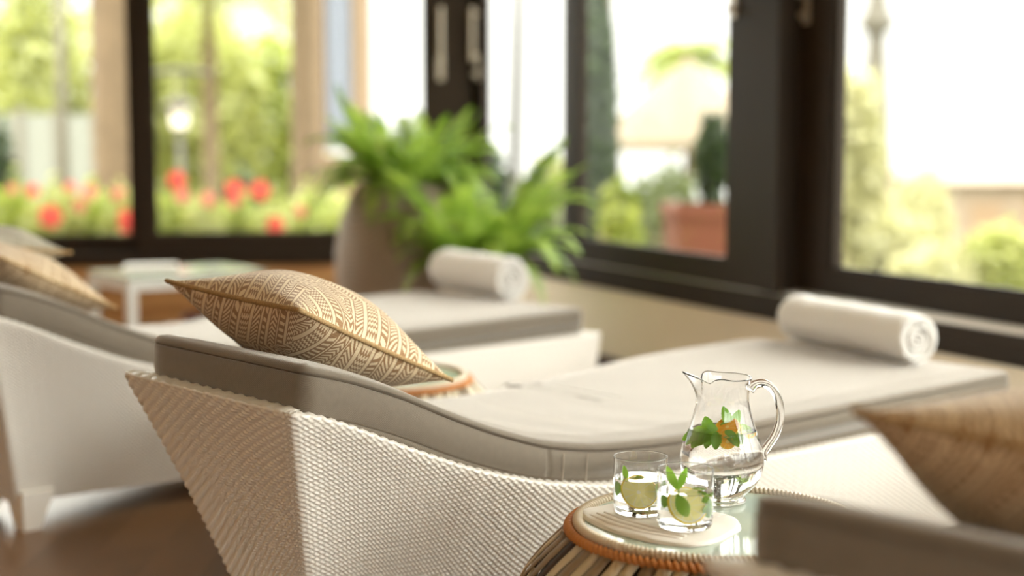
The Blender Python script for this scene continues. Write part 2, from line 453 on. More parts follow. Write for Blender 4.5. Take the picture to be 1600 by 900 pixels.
# right wall, counted from the corner
sash(1, MR, -.04, 1.02, .020, .070, .452, ZT, .085, .06, .075, (.02,))
sash(2, MR, .93, 2.45, .006, .060, .452, ZT, .125, .245, .088, (2.24,), (1.50, 1.72))
sash(3, MR, 2.42, 4.15, .086, .140, .452, ZT, .29, .09, .095, (2.56,), (1.46, 1.62))
sash(4, MR, 4.10, 5.70, .006, .060, .452, ZT, .09, .09, .09)
sash(5, MR, 5.66, 7.30, .086, .140, .452, ZT, .09, .09, .09)
sash(6, MR, 7.26, 8.90, .006, .060, .452, ZT, .09, .09, .09)
sash(7, MR, 8.86, 12.1, .086, .140, .452, ZT, .09, .09, .09)
b = MB(); b.box(2.45, 2.53, -.01, .085, .452, ZT, MR); struct_mb('trim_5', b, M['frame'])
# back wall
sash(8, MBk, .02, 1.62, .006, .056, .42, ZT, .215, .085, .088, (.16,))
sash(9, MBk, 1.60, 3.30, .076, .126, .42, ZT, .05, .09, .075)
sash(10, MBk, 3.26, 5.15, .006, .056, .42, ZT, .09, .09, .088)
b = MB(); b.box(-.05, .03, .05, .17, SILL, ZT, MBk); struct_mb('trim_6', b, M['frame'])

# ------------------------------------------------------------------ loungers
ZR = ([0, .077, .147, .225, .364, .529, .692, 1.18, 1.88, 2.3], [.582, .556, .525, .490, .434, .386, .357, .343, .333, .33])
ZC = ([-.1, .02, .12, .226, .31, .42, .54, .67, .87, 1.2, 2.3], [.665, .655, .627, .587, .547, .502, .462, .438, .423, .42, .42])
def smooth_interp(tab, x):
    x = np.asarray(x, float); tot = 0
    for d, w in ((-.04, .25), (0, .5), (.04, .25)): tot = tot + w*np.interp(x+d, tab[0], tab[1])
    return tot
rimz = lambda x: smooth_interp(ZR, x)
topz = lambda x: smooth_interp(ZC, x)

def round_poly(pts, radii, n=7):
    out = []; k = len(pts)
    for i in range(k):
        p0, p, p1 = [np.array(q, float) for q in (pts[i-1], pts[i], pts[(i+1) % k])]
        a = (p0-p)/np.linalg.norm(p0-p); c = (p1-p)/np.linalg.norm(p1-p); r = radii[i]
        if r <= 0: out.append(p); continue
        for j in range(n):
            t = j/(n-1); out.append((1-t)**2*(p+a*r) + 2*t*(1-t)*p + t*t*(p+c*r))
    return np.array(out)

def resample(loop, step_fn):
    """closed loop -> points with spacing given by step_fn(mid point)"""
    out = []; k = len(loop); L = []
    acc = 0
    for i in range(k):
        a, c = loop[i], loop[(i+1) % k]; d = np.linalg.norm(c-a)
        if d < 1e-9: continue
        m = max(1, int(round(d/step_fn((a+c)/2))))
        for j in range(m): out.append(a+(c-a)*j/m); L.append(acc+d*j/m)
        acc += d
    return np.array(out), np.array(L)

def make_shell(parent):
    # K (near head corner) is the origin; head side towards +y, foot towards +x
    pts = [(-.012, -.012), (2.19, -.012), (2.19, .855), (1.64, .845), (1.22, .735), (1.0, .69), (.5, .61), (-.012, .56)]
    loop = round_poly(pts, [.012, .02, .04, .15, .15, .1, .2, .05])
    def stp(m):
        if m[1] < .02 and m[0] > -.01: return .0031
        if m[0] < .03: return .0031
        return .03
    P, U = resample(loop, stp)
    n = len(P)
    # make it start on the far side so the fine rows stay together
    x, y = P[:, 0], P[:, 1]
    zt = rimz(x)
    nearw = 1-smoothstep(0, .45, y/np.maximum(.3, .56+x*.14)); 
    infl = .185*(1-smoothstep(0, 1.5, x)) + .015
    cx, cy = 1.05, .36
    dx = (.17*(1-smoothstep(0, .5, x)) - .02*smoothstep(1.7, 2.15, x))
    ymid = .28+.07*np.clip(x, 0, 2)
    dyy = infl*np.clip((ymid-y)/ymid, -1, 1)
    rows_h = .507
    nr = 400
    W = np.linspace(0, 1, nr)
    g = W*(1.18-.18*W)
    Z = zt[:, None] + (0.075-zt[:, None])*W[None]
    scale = ((zt-.075)/rows_h)[:, None]
    X = x[:, None] + dx[:, None]*g[None]*1.0
    Y = y[:, None] + dyy[:, None]*g[None]
    # inner ledge rows over the rim
    ledge = []
    for inn, dz in ((.075, -.010), (.05, -.004), (.034, .0), (.02, .002), (.010, .001), (.004, -.001)):
        yf = np.interp(x, [-.012, .5, 1.0, 1.22, 1.64, 2.19], [.56, .61, .69, .735, .845, .855])
        lx = np.clip(x, -.012+inn, 2.19-inn); ly = np.clip(y, -.012+inn, yf-inn)
        ledge.append(np.stack([lx, ly, zt+dz], -1))
    body = np.stack([X, Y, Z-.006*np.minimum(1, W*60)], -1)
    G = np.concatenate([np.stack(ledge, 1), body], 1)
    # arc length down each column
    seg = np.linalg.norm(np.diff(G, axis=1), axis=2); seg[:, :6] = .010; V = np.concatenate([np.zeros((n, 1)), np.cumsum(seg, 1)], 1)
    Un = U[:, None]
    # normals
    gu = np.roll(G, -1, 0)-np.roll(G, 1, 0); gv = np.gradient(G, axis=1)
    N = np.cross(gv, gu); N /= np.maximum(1e-9, np.linalg.norm(N, axis=2, keepdims=True))
    cen = np.array([cx, cy, .3]); 
    s = np.sign(((G[:, 60]-cen)*N[:, 60]).sum(1).mean()); N *= s
    head = ((x < .12) & (y > .02))[:, None]
    rh = np.where(head, .0058, .0055); row = np.floor(V/rh); prof = np.sqrt(np.abs(np.sin(PI*V/rh)))
    ph_plain = 2*PI*Un/.0205 + PI*row
    ph_twill = 2*PI*(Un/.036 + row/3)
    wave = np.where(head, np.cos(ph_twill), np.cos(ph_plain))
    stake = np.exp(-((((Un/.01025) % 1)-.5)/.16)**2)
    h = .0040*prof*(.45+.55*wave) + .0012*stake*(wave < 0)
    h = h*np.where(seg.shape[1] > 0, 1, 1)
    far = (y > .5) & (x > .05)
    h[far | (x > 2.15)] *= .0
    G = G + N*h[:, :, None]
    sh = grid_mesh('wicker_shell', G, M['wicker'], parent, wrap_u=True)
    return sh, P

def make_leg(cx, cy, ex, ey, parent):
    b = MB()
    vs = [(cx, cy), (cx+ex, cy), (cx+ex, cy+ey), (cx, cy+ey)]
    s = .6
    v2 = [(cx+ex*.06, cy+ey*.06), (cx+ex*s, cy+ey*.06), (cx+ex*s, cy+ey*s), (cx+ex*.06, cy+ey*s)]
    b.add([(p[0], p[1], .10) for p in vs]+[(p[0], p[1], 0) for p in v2], [(0, 1, 2, 3), (7, 6, 5, 4), (0, 4, 5, 1), (1, 5, 6, 2), (2, 6, 7, 3), (3, 7, 4, 0)])
    o = b.build('leg', M['wicker'], parent)
    return o

def make_cushion(parent):
    pts = [(.022, .006), (2.13, .006), (2.13, .835), (1.64, .825), (1.22, .71), (1.0, .665), (.5, .585), (.022, .53)]
    loop = round_poly(pts, [.03, .05, .07, .2, .2, .1, .25, .085], 11)
    P, U = resample(loop, lambda m: .006 if (m[1] < .05 or m[0] < .05) else .02)
    n = len(P); x, y = P[:, 0], P[:, 1]
    t = np.roll(P, -1, 0)-np.roll(P, 1, 0); t /= np.linalg.norm(t, axis=1, keepdims=True)
    nrm = np.stack([t[:, 1], -t[:, 0]], 1)
    c = np.array([1.0, .36])
    if ((P-c)*nrm).sum() < 0: nrm = -nrm
    def thick(xx): return .086 + .012*(1-smoothstep(.2, .8, xx))
    rows = []
    prof = [(-.06, 0), (-.02, .0), (-.008, .003), (-.002, .010), (.0, .016), (-.0035, .019), (.001, .022), (.003, .035), (.004, .5), (.002, .985), (-.001, 1.0)]
    # (outward offset, height above the bottom: <0.2 metres, else fraction up to the upper seam)
    zb = lambda xx: topz(xx)-thick(xx)
    hs = lambda xx: thick(xx)-.017
    pocket = 2*PI
    for k, (off, hh) in enumerate(prof):
        z = zb(x) + (hh if hh < .2 else hh*hs(x))
        o = np.full(n, off)
        near = y < .03
        o = o - .0035*np.exp(-((x-.545)/.0035)**2)*near*(k > 3)*(k < 10)
        rows.append(np.stack([x+nrm[:, 0]*o, y+nrm[:, 1]*o, z], -1))
    # seam groove and rolled top edge
    for off, dz in ((-.0045, -.0155), (.002, -.013), (.001, -.009), (-.002, -.005), (-.007, -.002), (-.020, .0)):
        rows.append(np.stack([x+nrm[:, 0]*off, y+nrm[:, 1]*off, topz(x)+dz], -1))
    R = 46
    base = P + nrm*-.020
    cx0 = np.array([1.07, .35])
    rs = np.random.RandomState(3)
    for k in range(1, R+1):
        s = 1-k/R
        # shrink towards a centre line that runs along the cushion
        ax = np.clip(base[:, 0], .30, 1.8); ay = .27+.085*ax
        A = np.stack([ax, ay], -1)
        Q = A + (base-A)*s
        edge = min(1, k/7)
        zz = topz(Q[:, 0]) + .006*edge
        # soft creases where the back bends into the seat
        cr = np.exp(-((Q[:, 0]-.72)/.30)**2)*(.0016*np.sin(Q[:, 0]*38+Q[:, 1]*9+3*np.sin(Q[:, 1]*7)))*(.4+.6*np.sin(Q[:, 1]*6)**2)
        cr = cr + .0008*np.sin(Q[:, 0]*14+Q[:, 1]*5)*np.sin(Q[:, 1]*11)
        rows.append(np.stack([Q[:, 0], Q[:, 1], zz+cr*edge], -1))
    G = np.stack(rows, 1)
    o = grid_mesh('cushion', G, M['fabric'], parent, wrap_u=True)
    # stitching lines of the zip flap on the near side, and the corner seam at the head
    b = MB()
    for xs in (.575, .635):
        b = MB(); b.tube([(xs+.004*q, .0005, float(zb(xs))+.016+(float(hs(xs))-.022)*q) for q in np.linspace(0, 1, 6)], .0009, 5)
        b.build('stitching', M['stitch'], o)
    for (z_off, top) in ((.0195, False), (-.0155, True)):
        b = MB()
        zz = topz(x)+z_off if top else zb(x)+z_off
        b.tube([(x[i]-nrm[i, 0]*.0012, y[i]-nrm[i, 1]*.0012, zz[i]) for i in range(0, n, 2)], .0010, 5, closed=True)
        b.build('seam', M['seam_dark'], o)
    return o

def make_lounger():
    r = empty('sun_lounger')
    make_shell(r)
    for a in ((.155, .155, .09, .09), (2.165, .0, -.10, .09), (2.165, .85, -.10, -.09), (.155, .46, .09, -.09)): make_leg(*a, r)
    # inner deck the cushion rests on
    xs = np.linspace(.03, 2.13, 30); vs = []; fs = []
    for i, xx in enumerate(xs):
        y1 = float(np.interp(xx, [0, .5, 1, 1.22, 1.64, 2.2], [.50, .55, .63, .68, .79, .80])); z = float(rimz(xx))-.012
        vs += [(xx, .04, z), (xx, y1, z), (xx, .04, z-.02), (xx, y1, z-.02)]
    for i in range(len(xs)-1):
        a, c = 4*i, 4*i+4
        fs += [(a, c, c+1, a+1), (a+2, a+3, c+3, c+2)]
    mesh_obj('deck', vs, fs, M['wicker'], r, True)
    make_cushion(r)
    return r
LG = 'white wicker sun loungers with taupe cushions'
ANG = math.atan2(.664, .747)
l1 = make_lounger(); l1.location = (-.338, 2.353, 0); l1.rotation_euler.z = ANG
tag(l1, 'white wicker sun lounger with taupe cushion in the middle, sharp, behind the water pitcher', 'sun lounger', LG)
l2 = copy_tree(l1); l2.location = (-1.235, 3.585, 0); l2.rotation_euler.z = math.radians(45.6)
tag(l2, 'blurred white wicker sun lounger at the left, in front of the big fern pot', 'sun lounger', LG)
l0 = copy_tree(l1); a0 = ANG + math.radians(2.5); l0.rotation_euler.z = a0
l0.location = (.252-.03*math.cos(a0)+.5*math.sin(a0), 1.529-.03*math.sin(a0)-.5*math.cos(a0), 0)
tag(l0, 'nearest sun lounger, only its blurred taupe headrest cushion shows at lower right', 'sun lounger', LG)
def local_to_world(o, p):
    a = o.rotation_euler.z; return Vector((o.location.x+p[0]*math.cos(a)-p[1]*math.sin(a), o.location.y+p[0]*math.sin(a)+p[1]*math.cos(a), p[2]))

# ------------------------------------------------------------------ throw pillows
def make_pillow(A, B, C, D, label, mat='pillow', t=.094, bow=.05):
    A, B, C, D = [np.array(p, float) for p in (A, B, C, D)]
    ctr = (A+B+C+D)/4
    r = empty('throw_pillow', ctr, label=label, cat='pillow', group='patterned throw pillows')
    n = 61; u = np.linspace(0, 1, n)
    U_, V_ = np.meshgrid(u, u, indexing='ij')
    nu = np.cross(C-B, A-B); nu /= np.linalg.norm(nu)
    # edges bow inwards between the corners
    cu = bow*np.sin(PI*V_)*(1-2*U_)*np.abs(1-2*U_)**.5*.9; cv = bow*np.sin(PI*U_)*(1-2*V_)*np.abs(1-2*V_)**.5*.9
    Us = U_ + cu; Vs = V_ + cv
    base = ((1-Us)*(1-Vs))[..., None]*B + (Us*(1-Vs))[..., None]*C + (Us*Vs)[..., None]*D + ((1-Us)*Vs)[..., None]*A
    fat = (np.clip(np.sin(PI*U_), 0, 1)*np.clip(np.sin(PI*V_), 0, 1))**.55
    wr = .010*np.sin(9*U_+2)*np.sin(7*V_)*fat + .004*np.sin(23*U_+11*V_)*fat*(1-fat)*2
    rs = []
    for s in (1, -1):
        G = base + nu*(s*(t*fat) + wr*.6)[..., None] - ctr
        rs.append(G)
    n2 = n*n; vs = np.concatenate([rs[0].reshape(-1, 3), rs[1].reshape(-1, 3)])
    fs = []
    for i in range(n-1):
        for j in range(n-1):
            q = (i*n+j, (i+1)*n+j, (i+1)*n+j+1, i*n+j+1)
            fs.append(q); fs.append(tuple(k+n2 for k in q[::-1]))
    uv = np.concatenate([np.stack([U_, V_], -1).reshape(-1, 2)]*2)
    mesh_obj('pillow_cover', vs, fs, M[mat], r, True, uv=uv)
    edge = [(i, 0) for i in range(n)] + [(n-1, j) for j in range(1, n)] + [(i, n-1) for i in range(n-2, -1, -1)] + [(0, j) for j in range(n-2, 0, -1)]
    loop = np.array([base[i, j]-ctr for i, j in edge])
    # a two strand braid runs round the edge
    P, L = resample(loop, lambda m: .0022)
    nn = 8; k = len(P); T = np.roll(P, -1, 0)-np.roll(P, 1, 0); T /= np.maximum(1e-9, np.linalg.norm(T, axis=1, keepdims=True))
    a = np.tile(nu, (k, 1)); c = np.cross(T, a)
    th = np.linspace(0, 2*PI, nn, endpoint=False)
    rr = .0024 + .0024*np.abs(np.sin(PI*L[:, None]/.0085 + th[None]*1.0))
    G = P[:, None] + rr[..., None]*(np.cos(th)[None, :, None]*a[:, None]+np.sin(th)[None, :, None]*c[:, None])
    grid_mesh('piping', G, M['piping'], r, True, True)
    return r
W1 = lambda x, y, z: local_to_world(l1, (x, y, z))
W2 = lambda x, y, z: local_to_world(l2, (x, y, z))
W0 = lambda x, y, z: local_to_world(l0, (x, y, z))
make_pillow(W1(.06, .5, .745), W1(.035, .035, .735), W1(.44, .15, .565), W1(.47, .60, .57),
            'tan and cream tribal weave pillow on the middle lounger, sharp zigzag bands')
make_pillow(W2(.02, .48, .715), W2(.05, .04, .718), W2(.42, .125, .555), W2(.43, .56, .555),
            'blurred tan pillow on the rear lounger, its point towards the white table', t=.075)
make_pillow(W2(.12, .64, .72), W2(.10, .30, .73), W2(.40, .31, .69), W2(.42, .66, .67),
            'grey green striped pillow at the left edge, behind the tan pillow', 'pillow_grey', .06)
make_pillow(W0(.105, .44, .735), W0(.005, .015, .745), W0(.445, .065, .55), W0(.485, .515, .57),
            'large out of focus tan pillow at the right edge on the nearest headrest')

# ------------------------------------------------------------------ rolled towels
def make_towel(p0, p1, r, zb, label):
    """a towel rolled into a spiral, lying along p0-p1 on height zb"""
    p0 = Vector((p0[0], p0[1], zb+r)); p1 = Vector((p1[0], p1[1], zb+r)); ax = (p1-p0).normalized(); L = (p1-p0).length
    side = ax.cross(Vector((0, 0, 1))).normalized(); up = Vector((0, 0, 1))
    turns = 4.6; n = 260; nl = 26
    P = np.zeros((2*n, nl, 3))
    base = -.35*PI
    for i in range(n):
        f = i/(n-1); th = base + 2*PI*turns*(f-1)
        rad_o = r*(.10+.90*f); w = .62*r*.9/turns*(.5+.5*min(1, (1-f)*16+.15))
        for j in range(nl):
            l = L*j/(nl-1); e = min(l, L-l); rnd = -.006*math.exp(-e/.008)
            bumpy = .0016*math.sin(f*37+1.3)*math.sin(l*23+f*9) + .0012*math.sin(l*61+f*70)
            shift = .003*math.sin(f*19)*(1 if j > nl/2 else -1)*math.exp(-e/.02)
            ro = max(.003, rad_o+bumpy+rnd*(f > .8)); ri = max(.001, ro-w)
            flat = 1-.05*max(0, -math.sin(th))
            for q, R_ in ((i, ro), (2*n-1-i, ri)):
                v = p0 + ax*(l+shift) + side*(R_*math.cos(th)) + up*(R_*math.sin(th)*flat-.003)
                P[q, j] = v[:]
    c = np.array(((p0+p1)/2)[:]); c[2] = zb
    o = grid_mesh('rolled_towel', P-c, M['towel'], None, wrap_u=True); o.location = c
    nn = 2*n; me = o.data
    # close the two ends of the sheet
    import bmesh
    bm = bmesh.new(); bm.from_mesh(me); bm.verts.ensure_lookup_table()
    for j in (0, nl-1):
        for i in range(n-1):
            try: bm.faces.new([bm.verts[k*nl+j] for k in (i, i+1, nn-2-i, nn-1-i)])
            except ValueError: pass
    bmesh.ops.recalc_face_normals(bm, faces=bm.faces); bm.to_mesh(me); bm.free()
    me.polygons.foreach_set('use_smooth', np.ones(len(me.polygons), dtype=bool))
    tag(o, label, 'towel', 'rolled white towels')
    return o
make_towel((.79, 4.27), (1.015, 3.80), .073, .424, 'rolled white towel on the foot end of the middle lounger, right of the pitcher')
make_towel((-.25, 5.66), (.0, 5.25), .083, .424, 'rolled white towel on the rear lounger, below the green fern')

# ------------------------------------------------------------------ woven side tables
def make_table():
    r = empty('rattan_side_table')
    R0 = .228; H = .42
    prof_z = np.array([.0, .06, .13, .20, .27, .33, .37, .395, .405]); prof_r = np.array([.27, .30, .322, .328, .317, .288, .258, .236, .228])
    pr = lambda z: np.interp(z, prof_z, prof_r)
    b = MB(); b.lathe([(float(pr(z))-.014, float(z)) for z in np.linspace(0.0, .398, 22)], 64); b.build('inner_body', M['strip_dark'], r, True)
    mb = MB(); n = 62
    rs = np.random.RandomState(5)
    for layer, (z0, z1, off, tw, w0) in enumerate(((.40, .265, .004, .19, .0225), (.335, .20, -.001, .20, .0240), (.26, .12, .001, .20, .026), (.18, .05, .000, .20, .026), (.10, .0, .000, .16, .026))):
        for i in range(n):
            a0 = 2*PI*(i+.45*layer+rs.uniform(-.12, .12))/n; mi = [0, 1, 0, 1, 1, 0, 2][rs.randint(7)]
            k = 9; vs = []; zend = z1+rs.uniform(-.02, .02); lift = rs.uniform(0, .006)
            zend = max(zend, .001)
            for q in range(k+1):
                f = q/k; z = z0+(zend-z0)*f; a = a0 - tw*f; ww = w0*(1-.94*max(0, f-.35)/.65)*(1 if layer == 0 else min(1, .25+2.2*f))
                rr = float(pr(z))+off+lift+.004*math.sin(PI*f)
                da = ww/2/rr
                for s, dr in ((-1, 0), (0, .0018), (1, 0)): vs.append(((rr+dr)*math.cos(a+s*da), (rr+dr)*math.sin(a+s*da), z))
                for s in (1, -1): vs.append(((rr-.0022)*math.cos(a+s*da), (rr-.0022)*math.sin(a+s*da), z))
            fs = []
            for q in range(k):
                for j in range(5): fs.append((q*5+j, q*5+(j+1) % 5, q*5+5+(j+1) % 5, q*5+5+j))
            fs += [(0, 1, 2, 3, 4), tuple(k*5+j for j in (4, 3, 2, 1, 0))]
            mb.add(vs, fs, mi)
    mb.build('woven_side', None, r, True, mats=[M['strip_cream'], M['strip_tan'], M['strip_dark']])
    def rope(name, Rr, z, rad, pitch, slant, mat, depth=.32):
        k = int(2*PI*Rr/pitch)*8; nn = 14
        a = np.linspace(0, 2*PI, k, endpoint=False)[:, None]; th = np.linspace(0, 2*PI, nn, endpoint=False)[None]
        nb = int(2*PI*Rr/pitch)
        rr = rad*(1-depth + depth*np.abs(np.sin(nb*a/2 + slant*th))**.6)
        G = np.stack([(Rr+rr*np.cos(th))*np.cos(a), (Rr+rr*np.cos(th))*np.sin(a), z+rr*np.sin(th)+0*a], -1)
        grid_mesh(name, G, mat, r, True, True)
    rope('rim_binding', R0+.004, .4035, .0090, .0108, 1.0, M['orange_rattan'], .70)
    rope('rim_edge', R0-.010, .4135, .0085, .0078, 1.0, M['cream_rattan'], .62)
    rope('inner_rim', R0-.020, .408, .005, .0058, 1.0, M['cream_rattan'], .62)
    b = MB(); b.lathe([(0, .398), (R0-.018, .398), (R0-.018, .4115), (R0-.020, .4125), (0, .4125)], 72); b.build('glass_top', M['table_glass'], r)
    return r
TG = 'woven rattan side tables with glass tops'
t1 = make_table(); t1.location = (.320, 2.330, 0)
tag(t1, 'round woven rattan side table with orange rim holding the pitcher and glasses', 'side table', TG)
t2 = copy_tree(t1); t2.location = (-.335, 3.74, 0)
tag(t2, 'blurred round rattan side table half hidden behind the middle lounger, nothing on it', 'side table', TG)
TT = .4127

# ------------------------------------------------------------------ napkin
def make_napkin():
    # folded linen napkin, several layers, front edge turned over
    out = np.array([(.108, 2.395), (.112, 2.34), (.150, 2.265), (.205, 2.205), (.262, 2.180), (.300, 2.205), (.345, 2.275), (.352, 2.33), (.335, 2.365), (.25, 2.42), (.17, 2.44)])
    c = out.mean(0)
    lp = round_poly(out, [.02]*len(out), 6)
    P, L = resample(lp, lambda m: .004)
    n = len(P)
    rows = []
    lay = [(1.0, .0002), (1.012, .0012), (1.0, .0022), (.985, .0024), (.992, .0030), (.985, .0038), (.975, .0042), (.975, .0052), (.965, .0056), (.95, .0058)]
    for s, z in lay:
        k = 1+.010*np.sin(L*60+z*900)*(z > .001)
        Q = c + (P-c)*s*k[:, None]
        rows.append(np.stack([Q[:, 0]-c[0], Q[:, 1]-c[1], np.full(n, z)+.0006*np.sin(L*40)*(z > .001)], -1))
    for s in np.linspace(.9, 0, 14):
        Q = c + (P-c)*s
        z = .0060 + .0008*np.sin(Q[:, 0]*60+Q[:, 1]*35)*s
        rows.append(np.stack([Q[:, 0]-c[0], Q[:, 1]-c[1], z], -1))
    o = grid_mesh('napkin', np.stack(rows, 1), M['napkin'], None, True)
    o.location = (c[0], c[1], TT)
    tag(o, 'folded white linen napkin under the two drinking glasses on the rattan table', 'napkin')
    # rolled fold along the front left edge
    b = MB()
    for k, (dx, dz, rad) in enumerate(((0, .0040, .0055), (.012, .0045, .0050), (.024, .0040, .0045))):
        pts = [(.122+dx, 2.352+dx*.6), (.150+dx, 2.296+dx), (.195+dx, 2.245+dx), (.250+dx*.6, 2.212+dx)]
        pts = [Vector((p[0]-c[0], p[1]-c[1], dz+.0012*math.sin(i*2+k))) for i, p in enumerate(pts)]
        fine = []
        for i in range(len(pts)-1):
            for q in range(6): fine.append(pts[i].lerp(pts[i+1], q/6))
        fine.append(pts[-1]); b.tube(fine, [rad*(.6+.4*math.sin(PI*i/(len(fine)-1)))for i in range(len(fine))], 8)
    b.build('fold', M['napkin'], o, True)
make_napkin()
NZ = TT+.0070

# ------------------------------------------------------------------ leaves, slices
def mint_leaf(mb, p, d, up, L, w, curl=.25):
    p, d, up = Vector(p), Vector(d).normalized(), Vector(up).normalized()
    s = d.cross(up)
    if s.length < .05: s = d.cross(Vector((1, 0, 0)))
    s.normalize(); up = s.cross(d).normalized()
    k = 16; vs = []; w *= 1.1
    for i in range(k+1):
        f = i/k; ww = w*math.sin(PI*min(1, f*.92+.04))**.8*(1+.08*(-1)**i); c = p + d*(L*f) - up*(curl*L*f*f)
        vs += [c - s*ww/2 + up*ww*.18, c - up*.0004, c + s*ww/2 + up*ww*.18]
    fs = []
    for i in range(k): fs += [(3*i, 3*i+1, 3*i+4, 3*i+3), (3*i+1, 3*i+2, 3*i+5, 3*i+4)]
    mb.add(vs, fs)

def mint_sprig(loc, leaves, label, group='mint sprigs in the drinks', stem=None):
    r = empty('mint_sprig', loc, label=label, cat='mint', group=group)
    mb = MB()
    for (p, d, up, L, w, c) in leaves: mint_leaf(mb, p, d, up, L, w, c)
    mb.build('leaves', M['mint'], r, True)
    if stem:
        b = MB(); b.tube(stem, .0011, 6); b.build('stem', M['mint'], r, True)
    return r

def slice_obj(loc, rot, label, mat='lemon', r=.026, group='lemon slices in the drinks', name='lemon_slice'):
    e = empty(name, loc, label=label, cat='fruit slice', group=group); e.rotation_euler = rot
    s = r/.026
    b = MB(); b.lathe([(0, -.002), (.0245*s, -.002), (.0245*s, .002), (0, .002)], 40); b.build('flesh', M[mat], e)
    b = MB(); b.lathe([(.0245*s, -.0021), (.0262*s, -.0016), (.0266*s, 0), (.0262*s, .0016), (.0245*s, .0021), (.0242*s, 0), (.0245*s, -.0021)], 40); b.build('rind', M['lemon_rind'], e, True)
    return e

def dens(prof, near=.0004, step=.006):
    out = []
    for a, c in zip(prof[:-1], prof[1:]):
        d = math.hypot(c[0]-a[0], c[1]-a[1]); out.append(a)
        ts = []
        if d > 3*near: ts = [near/d] + [k/max(1, int(d/step)) for k in range(1, int(d/step))] + [1-near/d]
        out += [(a[0]+(c[0]-a[0])*t, a[1]+(c[1]-a[1])*t) for t in sorted(ts)]
    return out + [prof[-1]]
def spline(pr, m):
    pr = np.array(pr); k = len(pr); out = []
    for i in range(k-1):
        p0, p1, p2, p3 = pr[max(0, i-1)], pr[i], pr[i+1], pr[min(k-1, i+2)]
        for q in range(m):
            f = q/m; out.append(.5*((2*p1)+(-p0+p2)*f+(2*p0-5*p1+4*p2-p3)*f*f+(-p0+3*p1-3*p2+p3)*f**3))
    out.append(pr[-1]); return [(max(0, float(p[0])), float(p[1])) for p in out]

# ------------------------------------------------------------------ drinking glasses
def make_glass(loc, label, level, h=.090, r=.0425):
    g = empty('drinking_glass', loc, label=label, cat='glass', group='drinking glasses')
    w = .0015; bt = .008
    prof = [(0, 0), (r-.007, 0), (r-.003, .002), (r-.0012, .006), (r, .020), (r, h-.001), (r-w*.5, h), (r-w, h-.001), (r-w, .020), (r-w-.0015, bt+.004), (r-w-.007, bt), (0, bt)]
    b = MB(); b.lathe(dens(prof), 96); b.build('tumbler', M['glass'], g, True)
    wt = empty('drinking_water', loc, label='clear water in the '+label, cat='water', group='water in the glasses')
    e = -.0005; rw = r-w-e
    prof = [(0, bt+e), (rw-.007, bt+e), (rw-.0015, bt+.004+e), (rw, .020), (rw, level), (rw-.0008, level-.0006), (0, level-.0006)]
    b = MB(); b.lathe(dens(prof), 96); b.build('water_volume', M['water'], wt, True)
    return g
G1 = Vector((.2015, 2.365, NZ)); G2 = Vector((.262, 2.278, NZ))
make_glass(G1, 'left drinking glass with a whole lemon slice facing the camera', .057)
make_glass(G2, 'right drinking glass with a mint stem standing above its rim', .057)
face = (math.radians(64), 0, math.radians(16))
slice_obj(G1+Vector((-.004, -.014, .036)), face, 'whole lemon slice in the left drinking glass')
slice_obj(G2+Vector((.000, -.010, .0355)), (math.radians(64), 0, math.radians(24)), 'tilted lemon slice behind a mint leaf in the right drinking glass', r=.0275)
mint_sprig(G1, [((.024, .0, .052), (.3, -.3, -1), (0, -1, 0), .030, .014, .1), ((.020, -.012, .050), (.6, -.1, -1), (0, -1, .2), .030, .013, .1), ((.028, .008, .045), (-.2, -.1, -1), (0, -1, 0), .028, .012, .1),
                ((-.030, .0, .050), (-.1, -.3, -1), (0, -1, 0), .022, .012, .1), ((-.022, -.006, .052), (-.2, 0, 1), (0, -1, 0), .024, .008, .1), ((-.018, -.006, .056), (1, -.2, .15), (0, -.3, 1), .022, .007, .1),
                ((.0, .016, .05), (.6, .2, -1), (0, -1, 0), .03, .014, .1), ((.030, -.012, .054), (-.1, -.1, -1), (0, -1, .1), .024, .009, .1), ((.034, -.004, .040), (-.3, -.2, -1), (0, -1, .1), .024, .009, .1), ((.022, -.018, .046), (.7, -.1, -.6), (0, -1, .1), .020, .009, .1), ((-.012, .012, .012), (1, -.4, .1), (0, -.3, 1), .024, .010, .1)],
           'mint leaves right of the lemon slice in the left drinking glass')
mint_sprig(G2, [((-.014, -.012, .060), (-.45, -.1, 1), (0, -1, .1), .040, .012, -.05), ((-.012, -.012, .060), (.35, 0, 1), (0, -1, .1), .036, .011, -.1),
                ((-.014, -.028, .056), (.42, .0, -1), (0, -1, 0), .036, .018, .05), ((-.030, -.010, .052), (-.05, -.4, -1), (0, -1, 0), .020, .014, .1),
                ((.022, .002, .048), (.3, -.3, -1), (0, -1, 0), .030, .014, .1), ((.028, -.006, .038), (.0, -.1, -1), (0, -1, 0), .022, .014, .1), ((.012, .014, .052), (1, .1, -.3), (0, -.6, 1), .024, .013, .1)],
           'mint sprig rising out of the right drinking glass', stem=[(-.012, -.012, .062), (-.010, -.011, .045), (-.006, -.008, .022)])

